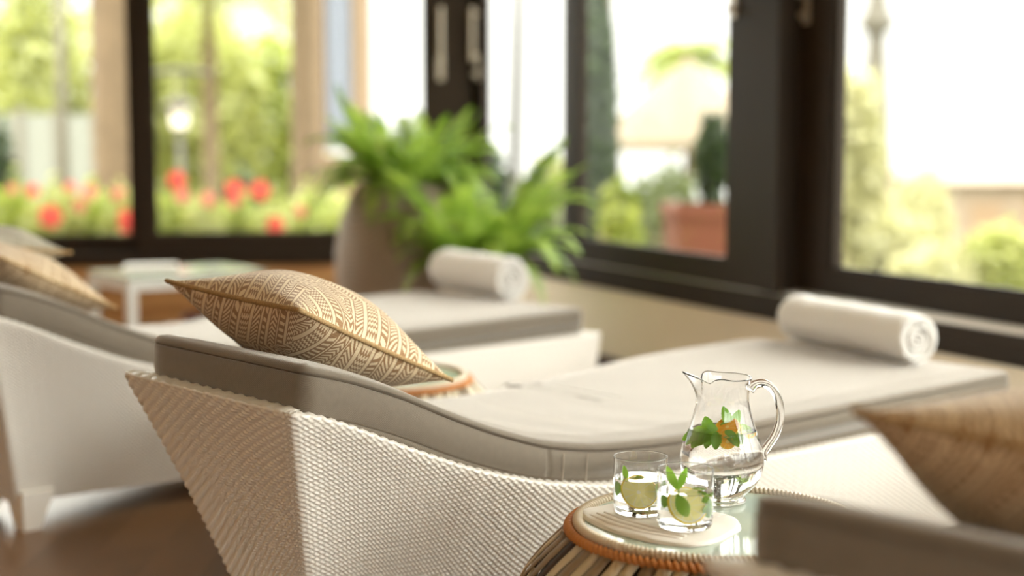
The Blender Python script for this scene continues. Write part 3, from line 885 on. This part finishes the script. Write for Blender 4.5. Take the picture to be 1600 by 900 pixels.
# ------------------------------------------------------------------ pitcher
PC = Vector((.342, 2.462, TT))
def make_pitcher():
    g = empty('water_pitcher', PC, label='clear glass water pitcher with spout and curved handle on the rattan table', cat='pitcher')
    H = .205
    out = [(.0, 0), (.036, 0), (.0395, .002), (.040, .005), (.037, .009), (.0385, .013), (.052, .026), (.0625, .042), (.0675, .058), (.0685, .070), (.0665, .085), (.0615, .102), (.0545, .122), (.0485, .142), (.0445, .160), (.0430, .175), (.0435, .190), (.0455, .200), (.0470, .205)]
    def interp(pr, m):
        z = np.array(pr)
        t = np.linspace(0, len(pr)-1, m); return [(float(np.interp(k, range(len(pr)), z[:, 0])), float(np.interp(k, range(len(pr)), z[:, 1]))) for k in t]
    w = .0026
    outer = out; inner = [(.0, .016), (.034, .0165), (.049, .028)] + [(r-w, z) for r, z in out[7:]]
    prof = [(0, 0), (.018, 0), (.035, 0)] + spline(outer[1:], 5) + [(.0462, .2066)] + spline(inner[1:], 5)[::-1] + [(.02, .0162), (0, .016)]
    spout = math.radians(188)
    def rf(r, z, a):
        t = min(1, max(0, (z-.165)/.040)); d = abs((a-spout+PI) % (2*PI)-PI)
        sp = math.exp(-(d/.30)**2); pin = math.exp(-((d-.72)/.22)**2)
        rr = r + .021*sp*t*t - .007*pin*t; zz = z + (.010*sp - .006*pin + .003*math.exp(-((d-1.25)/.3)**2))*t*t
        return rr, zz
    b = MB(); b.lathe(prof, 96, rfun=rf); b.build('jug_body', M['glass'], g, True)
    # handle: a loop of solid glass on the right
    hd = math.radians(6); ca, sa = math.cos(hd), math.sin(hd)
    hp = [(.0445, .186), (.055, .193), (.068, .194), (.081, .187), (.091, .172), (.096, .150), (.095, .128), (.088, .108), (.078, .093), (.069, .080), (.0655, .068)]
    hh = []
    for i in range(len(hp)-1):
        for q in range(4):
            f = q/4; p0 = hp[max(0, i-1)]; p1 = hp[i]; p2 = hp[i+1]; p3 = hp[min(len(hp)-1, i+2)]
            hh.append([.5*((2*p1[k])+(-p0[k]+p2[k])*f+(2*p0[k]-5*p1[k]+4*p2[k]-p3[k])*f*f+(-p0[k]+3*p1[k]-3*p2[k]+p3[k])*f**3) for k in (0, 1)])
    hh.append(hp[-1])
    rad = [.0068+.003*math.exp(-i/3)+.0035*math.exp(-(len(hh)-1-i)/4) for i in range(len(hh))]
    b = MB(); b.tube([(p[0]*ca, p[0]*sa, p[1]) for p in hh], rad, 16); b.build('handle', M['glass'], g, True)
    wt = empty('pitcher_water', PC, label='clear water filling the glass pitcher up to the mint', cat='water')
    e = -.0006; lev = .121
    ip = [(0, .016+e), (.02, .0162+e)] + [(r-e, z+e) for r, z in spline(inner[1:], 5) if z < lev]
    rl = float(np.interp(lev, [p[1] for p in inner], [p[0] for p in inner]))-e
    b = MB(); b.lathe(ip+[(rl, lev), (rl-.001, lev-.0008), (0, lev-.0008)], 96); b.build('water_volume', M['water'], wt, True)
    rs = np.random.RandomState(2); mb = MB()
    for i in range(1500):
        z = rs.uniform(.02, .108); rm = float(np.interp(z, [p[1] for p in inner], [p[0] for p in inner]))-.0025
        a = rs.uniform(0, 2*PI); rr = rm*(rs.uniform(0, 1)**.35); c = Vector((rr*math.cos(a), rr*math.sin(a), z)); q = rs.uniform(.0002, .0006)
        vs = [c+Vector(d)*q for d in ((1, 0, 0), (-1, 0, 0), (0, 1, 0), (0, -1, 0), (0, 0, 1), (0, 0, -1))]
        mb.add(vs, [(0, 2, 4), (2, 1, 4), (1, 3, 4), (3, 0, 4), (2, 0, 5), (1, 2, 5), (3, 1, 5), (0, 3, 5)])
    o = mb.build('bubbles', M['bubble'], wt, True); o['kind'] = 'stuff'
make_pitcher()
lv = []
rs = np.random.RandomState(12)
for i in range(34):
    a = rs.uniform(PI*.95, PI*2.1); rr = rs.uniform(.008, .036)
    lv.append(((rr*math.cos(a)*.9-.006, rr*math.sin(a), rs.uniform(.112, .124)), (math.cos(a)*.8+rs.uniform(-.4, .4), math.sin(a)*.3-.2, rs.uniform(-1.0, .1)), (0, -1, .5), rs.uniform(.020, .030), rs.uniform(.011, .016), .15))
lv += [((-.024, -.014, .121), (-.2, -.2, .9), (0, -1, .1), .022, .017, .3), ((.012, -.010, .122), (-.35, 0, 1), (0, -1, .1), .040, .015, -.1), ((.014, -.010, .122), (.35, 0, 1), (0, -1, .1), .034, .014, -.1), ((-.006, -.012, .122), (.5, -.1, .35), (0, -1, .4), .024, .013, .1), ((-.01, -.02, .122), (-.6, -.1, .3), (0, -1, .5), .022, .012, .1)]
mint_sprig(PC, lv, 'bunch of green mint floating at the top of the pitcher water', stem=[(.0, 0, .124), (-.02, -.01, .118), (-.03, -.015, .110)])
slice_obj(PC+Vector((.006, -.018, .126)), (math.radians(38), math.radians(-24), 0), 'orange slice lying on the mint in the pitcher', 'orange', .020, 'orange slices in the pitcher', 'orange_slice')
slice_obj(PC+Vector((-.030, -.004, .110)), (math.radians(80), 0, math.radians(-50)), 'orange slice at the left glass wall of the pitcher', 'orange', .014, 'orange slices in the pitcher', 'orange_slice')
slice_obj(PC+Vector((.004, -.024, .103)), (math.radians(75), 0, math.radians(10)), 'orange slice hanging below the mint in the pitcher', 'orange', .012, 'orange slices in the pitcher', 'orange_slice')
slice_obj(PC+Vector((.034, .004, .113)), (math.radians(80), 0, math.radians(60)), 'orange slice at the right glass wall of the pitcher', 'orange', .012, 'orange slices in the pitcher', 'orange_slice')

# ------------------------------------------------------------------ ferns in pots
def frond(mb, base, az, L, rise, droop, lw, rs):
    d = Vector((math.cos(az), math.sin(az), 0)); s = Vector((-math.sin(az), math.cos(az), 0)); k = 30; prev = Vector(base)
    pts = []
    for i in range(k+1):
        f = i/k; pts.append(Vector(base) + d*(L*f*(1-.25*f)) + Vector((0, 0, rise*L*f - droop*L*f*f)) + s*(.05*L*math.sin(3*f+az)))
    mb.tube(pts, [.0028*(1-.8*i/k) for i in range(k+1)], 4)
    for i in range(2, k+1):
        f = i/k; ll = lw*math.sin(PI*min(1, .12+f*.86))**.7; t = (pts[i]-pts[i-1]).normalized()
        for sg in (-1, 1):
            dd = (s*sg + t*.35 + Vector((0, 0, rs.uniform(-.25, .1)))).normalized(); e = pts[i]+dd*ll; wv = t*(L/k*.42)
            m_ = pts[i]+dd*ll*.5+Vector((0, 0, .006))
            mb.add([pts[i]-wv*.8, m_-wv, e, m_+wv, pts[i]+wv*.8], [(0, 1, 2, 3, 4)])
def fern(mb, c, n, Lr, riser, dr, lw, seed, azr=None):
    rs = np.random.RandomState(seed)
    for i in range(n):
        az = rs.uniform(*(azr or (0, 2*PI))); L = rs.uniform(*Lr)
        frond(mb, (c[0]+.06*math.cos(az), c[1]+.06*math.sin(az), c[2]), az, L, rs.uniform(*riser), rs.uniform(*dr), lw*rs.uniform(.8, 1.1), rs)
UR = Vector((-.455, 6.55, 0))
r = empty('potted_fern', UR, label='large green fern in a big grey woven urn by the window corner', cat='potted plant', group='potted ferns')
b = MB(); b.lathe([(0, 0), (.17, 0), (.20, .03), (.26, .2), (.30, .38), (.30, .50), (.28, .62), (.245, .71), (.21, .765), (.20, .785), (.185, .79), (.18, .77), (.18, .74), (0, .74)], 64); b.build('urn', M['urn'], r, True)
b = MB(); b.lathe([(0, .741), (.175, .741), (.16, .757), (0, .765)], 32); b.build('soil', M['soil'], r, True)
b = MB(); fern(b, (0, 0, .76), 80, (.34, .56), (.5, 1.2), (.45, .95), .060, 4); fern(b, (0, 0, .76), 22, (.26, .40), (1.1, 1.7), (.3, .6), .05, 5); b.build('foliage', M['fern'], r)
F2 = Vector((-.12, 6.18, 0))
r = empty('potted_fern', F2, label='second green fern spilling low to the right of the urn, above the towel', cat='potted plant', group='potted ferns')
b = MB(); b.lathe([(0, 0), (.10, 0), (.13, .03), (.16, .25), (.165, .42), (.17, .44), (.155, .44), (.15, .40), (0, .40)], 48); b.build('pot', M['stone'], r, True)
b = MB(); b.lathe([(0, .401), (.148, .401), (.13, .415), (0, .42)], 32); b.build('soil', M['soil'], r, True)
b = MB(); fern(b, (0, 0, .43), 84, (.32, .56), (.8, 1.75), (.5, 1.2), .065, 8); b.build('foliage', M['fern'], r)

# ------------------------------------------------------------------ white table at the far left with things below
TW = Vector((-1.375, 6.28, 0)); RZ = math.radians(38)
r = empty('low_white_table', TW, RZ, label='low white metal table with glass top under the left windows', cat='table')
b = MB(); b.box(-.30, .30, -.20, .20, .428, .440); b.build('glass_top', M['table_glass'], r)
b = MB()
for (x0, x1, y0, y1) in ((-.30, .30, -.20, -.17), (-.30, .30, .17, .20), (-.30, -.27, -.17, .17), (.27, .30, -.17, .17)): b.box(x0, x1, y0, y1,   .385, .427)
b.build('apron', M['white_metal'], r)
for sx in (-1, 1):
    for sy in (-1, 1):
        b = MB(); b.box(sx*.285-.018, sx*.285+.018, sy*.185-.018, sy*.185+.018, 0, .385); b.build('leg', M['white_metal'], r)
b = MB(); b.box(-.27, .27, -.17, .17, .10, .115); b.build('lower_shelf', M['white_metal'], r)
b = MB(); b.box(-.12, .10, -.08, .07, .440, .452); b.box(-.11, .10, -.075, .07, .452, .461)
o = b.build('magazine', M['cloth_white']); o.location = TW + Vector((-.10, 0, .001)); o.rotation_euler.z = .25
tag(o, 'stack of pale magazines lying on the low white table', 'magazine')
b = MB(); b.lathe([(0, 0), (.05, 0), (.075, .03), (.085, .08), (.075, .13), (.055, .15), (.05, .15), (.07, .12), (.078, .08), (.07, .035), (0, .01)], 32)
o = b.build('terracotta_bowl', M['terracotta'], None, True); o.location = TW + Vector((.09, .0, .116)); tag(o, 'small orange terracotta bowl on the shelf below the low white table', 'bowl')
for i, (dx, dy, s) in enumerate(((-.04, .05, .05), (-.07, -.08, .045))):
    b = MB(); b.lathe([(0, 0), (.6*s, 0), (s, .5*s), (s*.95, 1.2*s), (.5*s, 1.7*s), (.42*s, 1.9*s), (.36*s, 1.9*s), (.4*s, 1.6*s), (.8*s, 1.1*s), (.8*s, .5*s), (0, .1*s)], 32)
    o = b.build('white_jar', M['cloth_white'], None, True); o.location = TW + Vector((dx, dy, .116))
    tag(o, ['taller white ceramic jar below the low white table', 'smaller white ceramic jar in front of the taller jar under the white table'][i], 'jar', 'white jars under the table')

# ------------------------------------------------------------------ the garden
def gz(x, y): return -.12 - .05*max(0, y-9) - .06*max(0, x-1.5)*min(1, max(0, (y-6)/6))
xs = np.linspace(-45, 60, 60); ys = np.linspace(-6, 85, 60)
P = np.array([[(x, y, gz(x, y)) for y in ys] for x in xs])
inside = None
g = grid_mesh('ground', P, M['ground']); g['kind'] = 'structure'

def leaves(n, rad, size, seed, hollow=.5, flat=.0):
    rs = np.random.RandomState(seed); d = rs.normal(size=(n, 3)); d /= np.linalg.norm(d, axis=1, keepdims=True)
    c = d*(hollow+(1-hollow)*rs.uniform(0, 1, (n, 1)))*np.array(rad)
    c *= (1+.18*np.sin(d[:, :1]*7+seed)*np.cos(d[:, 1:2]*5))
    a = rs.normal(size=(n, 3)); a /= np.linalg.norm(a, axis=1, keepdims=True)
    bb = np.cross(a, rs.normal(size=(n, 3))); bb /= np.linalg.norm(bb, axis=1, keepdims=True)
    s = size*rs.uniform(.6, 1.3, (n, 1))
    V = np.stack([c-a*s, c-bb*s*.45, c+a*s, c+bb*s*.45], 1).reshape(-1, 3)
    F = np.arange(4*n).reshape(-1, 4)
    return V, F
def bush(name, loc, rad, n, size, mat, label, cat='bush', seed=1, group=None, stem=True, flowers=()):
    r = empty(name, loc, label=label, cat=cat, group=group)
    V, F = leaves(n, rad, size, seed); V[:, 2] += rad[2]*.95
    mesh_obj('foliage', V.tolist(), F.tolist(), M[mat], r)
    if stem:
        b = MB()
        for k in range(4): b.tube([(.05*k-.08, 0, 0), (.1*k-.15, .05*k-.1, rad[2]*.8), ((.3*k-.45)*rad[0], 0, rad[2]*1.3)], [.03, .02, .008], 6)
        b.build('stem', M['trunk'], r, True)
    for i, (fx, fy, fz, fr, fm) in enumerate(flowers):
        mb = MB(); c = Vector((fx, fy, fz))
        for q in range(5):
            a = 2*PI*q/5+i; d = Vector((math.cos(a), -.35, math.sin(a))).normalized(); s_ = Vector((-math.sin(a), 0, math.cos(a)))
            mb.add([c, c+d*fr*.55-s_*fr*.42, c+d*fr-s_*fr*.3+Vector((0, .1*fr, 0)), c+d*fr+s_*fr*.3+Vector((0, .1*fr, 0)), c+d*fr*.55+s_*fr*.42], [(0, 1, 2, 3, 4)])
        mb.tube([c, c+Vector((0, -fr*.6, 0))], [fr*.06, fr*.1], 6)
        mb.build('flower', M[fm], r)
    return r
def at(px, py, Y):
    """calibration used for the distant garden: a place at distance Y in the direction of a picture point"""
    yc = (py-450)/FPX; t = math.atan(250/2400); c, s = math.cos(t), math.sin(t)
    k = Y/(c-yc*s); return Vector(((px-800)/FPX*k, Y, 1.02-(s+yc*c)*k))

# flowering hedge under the left windows: separate bushes with single blooms
hed = [(20, 276, 9.6), (85, 284, 9.4), (150, 290, 9.7), (205, 286, 9.5), (262, 296, 9.6), (318, 300, 9.5), (375, 296, 9.8), (432, 304, 9.5), (490, 312, 9.7), (545, 318, 9.8)]
blooms = {0: [(52, 298, .045, 'red'), (20, 295, .035, 'pinkp')], 1: [(80, 338, .075, 'red'), (110, 292, .04, 'pinkp')], 2: [(141, 300, .05, 'pinkp'), (124, 322, .05, 'pinkp'), (186, 305, .05, 'pinkp')],
          3: [(206, 345, .09, 'red')], 4: [(277, 281, .06, 'red'), (285, 305, .05, 'pinkp')], 5: [(326, 311, .05, 'pinkp')], 6: [(367, 296, .065, 'red'), (366, 312, .05, 'pinkp')], 7: [(407, 297, .065, 'red'), (431, 351, .055, 'red')], 8: [(470, 330, .04, 'pinkp')], 9: []}
hl = ['at the far left edge of the left window', 'with one big red bloom in the left window', 'with three pale pink blooms in front of the palm trunk', 'with a large red bloom beside the dark window post', 'just right of the dark window post with a red bloom on top',
      'with one pink bloom below the garden lantern', 'with a red and a pink bloom in the second window', 'with two red blooms in the second window', 'in front of the second palm trunk', 'beside the left side of the grey urn']
for i, (px, py, Y) in enumerate(hed):
    top = at(px, py, Y); z0 = gz(top.x, Y); h = (top.z-z0)/2
    fl = []
    for (fx, fy, fr_, fm) in blooms[i]:
        w = at(fx, fy, Y-.30); fl.append((w.x-top.x, -.30, w.z-z0, fr_, fm))
    bush('hibiscus_bush', (top.x, Y, z0), (.19, .26, h*1.03), 1500, .035, ['leaf_y', 'leaf_b'][i % 2], 'flowering hibiscus bush ' + hl[i], 'flowering bush', 20+i, 'hibiscus bushes under the left windows', True, fl)

def trunk(name, px0, px1, Y, ztop, label, crown=None, lean=0, group='palm trees outside', mat='trunk', seed=3, cmat='leaf_b', crz=None):
    a = at(px0, 250, Y); c = at(px1, 250, Y); rad = (c.x-a.x)/2; x = (a.x+c.x)/2; z0 = gz(x, Y)
    r = empty(name, (x, Y, z0), label=label, cat='tree', group=group)
    H = ztop-z0; b = MB(); k = 46
    b.tube([(lean*(i/k)**2*H*.1, 0, H*i/k) for i in range(k+1)], [rad*(1.25 if i < 2 else 1)*(1+.07*(i % 2))*(1-.12*i/k) for i in range(k+1)], 20)
    b.build('trunk', M[mat], r, True)
    if crown:
        rs = np.random.RandomState(seed); mb = MB(); top = Vector((lean*H*.1, 0, H)); nf, L, lw, rise = crown
        for i in range(nf):
            az = 2*PI*i/nf + rs.uniform(-.1, .1); ri = rise+rs.uniform(-.35, .5); l = L*rs.uniform(.85, 1.1); kk = 26
            d = Vector((math.cos(az), math.sin(az), 0)); s = Vector((-math.sin(az), math.cos(az), 0))
            pts = [top+d*(l*f)+Vector((0, 0, ri*l*f-(.75+ri*.6)*l*f*f)) for f in [q/kk for q in range(kk+1)]]
            mb.tube(pts, [.02*(1-.8*q/kk) for q in range(kk+1)], 5)
            for q in range(3, kk+1):
                f = q/kk; ll = lw*math.sin(PI*min(1, .15+.8*f))**.6
                for sg in (-1, 1):
                    dd = (s*sg+d*.5+Vector((0, 0, -.45))).normalized(); w = Vector((0, 0, 1)).cross(dd).normalized()*.018
                    mb.add([pts[q]-w, pts[q]+dd*ll*.6-w, pts[q]+dd*ll, pts[q]+dd*ll*.6+w, pts[q]+w], [(0, 1, 2, 3, 4)])
        mb.build('crown', M[cmat], r)
    return r
trunk('palm_tree', 146, 212, 13, 4.4, 'thick brown palm trunk behind the left window', (16, 1.5, .5, .35), seed=3)
trunk('palm_tree', 456, 498, 14, 4.8, 'slimmer brown palm trunk in the second window, left of the pale cabana', (16, 1.5, .5, .3), seed=4)
trunk('palm_tree', 920, 956, 12, 4.6, 'green overgrown palm trunk right of the narrow window post', (14, 1.3, .4, .3), seed=5, cmat='leaf_y', mat='trunk')
trunk('palm_tree', 318, 342, 21, 2.9, 'distant small palm tree behind the garden lantern', (22, 1.7, .5, .5), seed=7, cmat='leaf_b')
trunk('palm_tree', 1075, 1085, 19, 1.95, 'distant palm tree above the cream parasol', (20, .75, .28, .5), seed=8, cmat='leaf_y')

def pole_thing(name, px, Y, rad, z1, mat, label, cat, px1=None):
    c = at(px, 200, Y); z0 = gz(c.x, Y); r = empty(name, (c.x, Y, z0), label=label, cat=cat)
    dx = 0 if px1 is None else at(px1, 200, Y).x-c.x
    b = MB(); b.tube([(0, 0, 0), (dx*.5, 0, (z1-z0)*.5), (dx, 0, z1-z0)], [rad, rad, rad*.8], 12); b.build('pole', M[mat], r, True)
    b = MB(); b.lathe([(0, 0), (rad*2.4, 0), (rad*2.4, .04), (rad*1.2, .08), (0, .08)], 16); b.build('base', M[mat], r, True)
    return r
pole_thing('garden_pole', 98, 16, .055, 4.5, 'grey_pole', 'tall pale grey pole in the left window, left of the palm trunk', 'pole')
pole_thing('mast', 801, 18, .065, 4.6, 'black_metal', 'thin dark slanting mast against white sky in the middle window', 'mast', 817)

# ivy on the third trunk, round dark shrub, hedges behind
def shrub_at(px, py, w, Y, h, mat, label, n=1500, size=.05, seed=1, group=None, name='garden_bush', dz=0, dep=.8):
    c = at(px, py, Y); z0 = gz(c.x, Y); rx = w/2400*Y/2
    full = c.z - z0
    return bush(name, (c.x, Y, z0), (rx, rx*dep, max(.1, full/2)), n, size, M and mat, label, 'bush', seed, group)
shrub_at(937, -60, 56, 11.6, 0, 'leaf_d', 'ivy climbing over the palm trunk right of the window post', 6500, .055, 31, name='climbing_ivy')
shrub_at(968, 270, 60, 11.0, 0, 'leaf_y', 'grassy green shrub at the foot of the ivy covered trunk', 1500, .05, 32)
shrub_at(1045, 246, 110, 15, 0, 'leaf_o', 'dusky green clipped shrub left of the terracotta planter', 1800, .05, 33)
shrub_at(380, 262, 105, 12.5, 0, 'leaf_d', 'round dark green shrub in the second window behind the red blooms', 1600, .05, 34)
shrub_at(768, 218, 58, 11.5, 0, 'leaf_d', 'dark round shrub in the middle window beside the fern tips', 1500, .05, 35)
shrub_at(860, 235, 100, 17, 0, 'leaf_b', 'pale green shrub in the middle window near the dark post', 1600, .07, 36)
shrub_at(835, 270, 90, 13, 0, 'leaf_o', 'olive shrub low in the middle window below the mast', 1500, .06, 37)
shrub_at(0, 190, 50, 12, 0, 'leaf_d', 'dark green shrub cut by the left edge of the left window', 1800, .06, 38)
shrub_at(1570, 345, 130, 13, 0, 'leaf_b', 'bright green shrub at the lower right of the right window', 1800, .05, 39)
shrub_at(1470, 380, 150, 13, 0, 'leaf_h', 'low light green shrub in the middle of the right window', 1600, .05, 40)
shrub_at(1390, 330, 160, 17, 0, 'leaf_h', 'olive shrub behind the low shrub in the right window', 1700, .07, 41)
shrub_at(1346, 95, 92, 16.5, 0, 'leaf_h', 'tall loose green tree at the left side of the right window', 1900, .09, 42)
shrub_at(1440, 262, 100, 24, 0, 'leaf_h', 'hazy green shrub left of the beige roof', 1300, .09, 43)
shrub_at(55, -90, 210, 22, 0, 'leaf_b', 'tall pale green tree crown behind the grey pole', 2600, .13, 44)
shrub_at(300, -20, 210, 24, 0, 'leaf_b', 'tall yellow green tree right of the dark window post', 3600, .14, 45)
shrub_at(430, 30, 150, 25, 0, 'leaf_y', 'tall tree left of the second palm trunk', 1800, .14, 46)
shrub_at(500, 285, 160, 12, 0, 'leaf_b', 'low green shrub left of the urn', 1600, .05, 47)
shrub_at(640, 250, 140, 16, 0, 'leaf_b', 'pale green shrub behind the tall fern fronds', 1400, .06, 48)
# a single red bloom in the sash window
shrub_at(1000, 262, 46, 12.2, 0, 'leaf_o', 'small shrub left of the terracotta planter', 700, .04, 49)
c = at(998, 284, 11.6)

# low white garden wall and cabana
def boxthing(name, px0, px1, pz0, pz1, Y, dep, mat, label, cat):
    a = at(px0, pz1, Y); c = at(px1, pz0, Y); z0 = gz((a.x+c.x)/2, Y)
    r = MB(); r.box(a.x, c.x, Y, Y+dep, z0 if pz0 is None else min(c.z, a.z), max(a.z, c.z))
    return r
a = at(-30, 178, 18); c = at(150, 178, 18); z0 = gz(c.x, 18)
r = empty('garden_screen', ((a.x+c.x)/2, 18, z0), label='pale grey white garden screen behind the palm trunk in the left window', cat='screen'); w = c.x-a.x
b = MB(); b.box(-w/2, w/2, 0, .06, .1, a.z-z0); b.build('panel', M['screen'], r)
for k in range(4):
    b = MB(); q = -w/2+w*k/3; b.box(q-.04, q+.04, -.03, .09, 0, a.z-z0+.06); b.build('post', M['grey_pole'], r)
# cabana between second palm and the sky
a = at(503, 200, 17); c = at(580, 200, 17); z0 = gz(a.x, 17)
r = empty('cabana', (a.x, 17, z0), label='pale cabana with brown corner post and white curtains in the second window', cat='cabana'); w = c.x-a.x
b = MB(); b.box(w-.19, w, 0, .19, 0, 3.6); b.build('post', M['beige'], r)
b = MB(); b.box(-.1, .02, 0, .15, 0, 3.6); b.build('post', M['beige'], r)
b = MB(); b.box(-.2, w+.1, -.05, 1.6, 3.6, 3.85); b.build('roof', M['beige'], r)
xs_ = np.linspace(0, w-.2, 60); G = np.array([[(x, .1+.04*math.sin(x*60), z) for z in (1.3, 3.6)] for x in xs_]); grid_mesh('curtain', G, M['curtain'], r)
b = MB(); b.box(0, w-.2, .05, .15, 0, 1.25); b.build('low_wall', M['beige'], r)

# garden lantern
c = at(281, 190, 12); z0 = gz(c.x, 12)
r = empty('garden_lantern', (c.x, 12, z0), label='dark metal garden lantern on a post in the second window', cat='lantern')
zt = at(281, 200, 12).z-z0
b = MB(); b.tube([(0, 0, 0), (0, 0, zt)], .022, 10); b.lathe([(0, 0), (.09, 0), (.07, .05), (.03, .09), (0, .09)], 20); b.build('post', M['black_metal'], r, True)
b = MB(); b.lathe([(0, zt), (.06, zt), (.075, zt+.16), (.06, zt+.17), (0, zt+.17)], 6); b.build('glass_box', M['stone'], r)
b = MB(); b.lathe([(0, zt+.26), (.02, zt+.25), (.13, zt+.18), (.13, zt+.165), (0, zt+.165)][::-1], 16); b.build('cap', M['black_metal'], r)
b = MB(); b.tube([(-.22, 0, zt+.42), (0, 0, zt+.45), (.24, 0, zt+.42)], .02, 8); b.tube([(0, 0, zt+.25), (0, 0, zt+.45)], .012, 8); b.build('crossbar', M['black_metal'], r)

# terracotta planter with topiary outside the sash window
c = at(1098, 318, 8.6); z0 = gz(c.x, 8.6)
r = empty('terracotta_planter', (c.x, 8.6, z0), .12, label='square terracotta planter with a dark clipped topiary outside the sash window', cat='planter')
h = c.z-z0; b = MB(); b.add([(-.15, -.15, 0), (.15, -.15, 0), (.15, .15, 0), (-.15, .15, 0), (-.185, -.185, h-.06), (.185, -.185, h-.06), (.185, .185, h-.06), (-.185, .185, h-.06)],
    [(3, 2, 1, 0), (0, 1, 5, 4), (1, 2, 6, 5), (2, 3, 7, 6), (3, 0, 4, 7)])
b.box(-.20, .20, -.20, -.16, h-.07, h); b.box(-.20, .20, .16, .20, h-.07, h); b.box(-.20, -.16, -.16, .16, h-.07, h); b.box(.16, .20, -.16, .16, h-.07, h); b.build('planter_box', M['terracotta'], r)
b = MB(); b.box(-.16, .16, -.16, .16, h-.09, h-.03); b.build('soil', M['soil'], r)
V, F = leaves(3000, (.10, .10, .26), .028, 61); V[:, 2] += h+.24; V[:, 0] += .05; mesh_obj('topiary', V.tolist(), F.tolist(), M['leaf_d'], r)
b = MB(); b.tube([(.03, 0, h-.05), (.03, 0, h+.2)], .018, 8); b.build('stem', M['trunk'], r, True)

# cream parasol
c = at(1075, 90, 16); z0 = gz(c.x, 16); zt = c.z-z0
r = empty('parasol', (c.x, 16, z0), label='large cream parasol behind the clipped shrub in the sash window', cat='parasol')
b = MB(); b.lathe([(0, zt), (.5, zt-.42), (1.0, zt-.86), (1.0, zt-.96), (.96, zt-.90), (.5, zt-.46), (0, zt-.06)], 8); b.build('canopy', M['canvas'], r)
b = MB(); b.tube([(0, 0, 0), (0, 0, zt+.05)], .03, 10); b.build('pole', M['trunk'], r, True)
for k in range(8):
    a = 2*PI*k/8; b = MB(); b.tube([(0, 0, zt-.08), (.93*math.cos(a), .93*math.sin(a), zt-.9)], .01, 6); b.build('rib', M['trunk'], r)

# tower far away
c = at(1369, 75, 60); z0 = gz(c.x, 60)
r = empty('slim_tower', (c.x, 60, z0), label='slender distant tower with a round lookout against the sky in the right window', cat='tower')
zz = lambda py: at(1369, py, 60).z-z0
b = MB(); b.lathe([(0, 0), (.9, 0), (.55, zz(140)), (.36, zz(60)), (.36, zz(46)), (0, zz(46))], 20); b.build('shaft', M['tower'], r, True)
b = MB(); b.lathe([(0, zz(50)), (.4, zz(52)), (.72, zz(44)), (.68, zz(30)), (.5, zz(18)), (.42, zz(0)), (.2, zz(-40)), (0, zz(-40))], 20); b.build('lookout', M['tower'], r, True)

# beige houses far right
def house(px0, px1, pe, pr_, Y, dep, label, nw=3):
    a = at(px0, pe, Y); c = at(px1, pe, Y); z0 = gz(c.x, Y)-1; w = c.x-a.x; h = a.z-z0; hr = at(px0, pr_, Y+dep/2).z-z0
    r = empty('house', (a.x, Y, z0), label=label, cat='house', group='houses beyond the garden')
    b = MB(); b.box(0, w, 0, dep, 0, h); b.build('wall', M['house_wall'], r)
    b = MB(); o = .25
    b.add([(-o, -o, h), (w+o, -o, h), (w+o, dep+o, h), (-o, dep+o, h), (w*.18, dep/2, hr), (w*.82, dep/2, hr)], [(0, 1, 5, 4), (1, 2, 5), (2, 3, 4, 5), (3, 0, 4), (3, 2, 1, 0)]); b.build('roof', M['roof'], r)
    for k in range(nw):
        q = w*(k+.5)/nw; b = MB(); b.box(q-.3, q+.3, -.02, .02, h*.55, h*.85); b.build('window', M['beige'], r)
    return r
house(1500, 1760, 285, 230, 30, 6, 'beige house with a wide faded roof in the right window')
house(1385, 1480, 305, 278, 38, 5, 'smaller distant house left of the wide faded roof', 2)
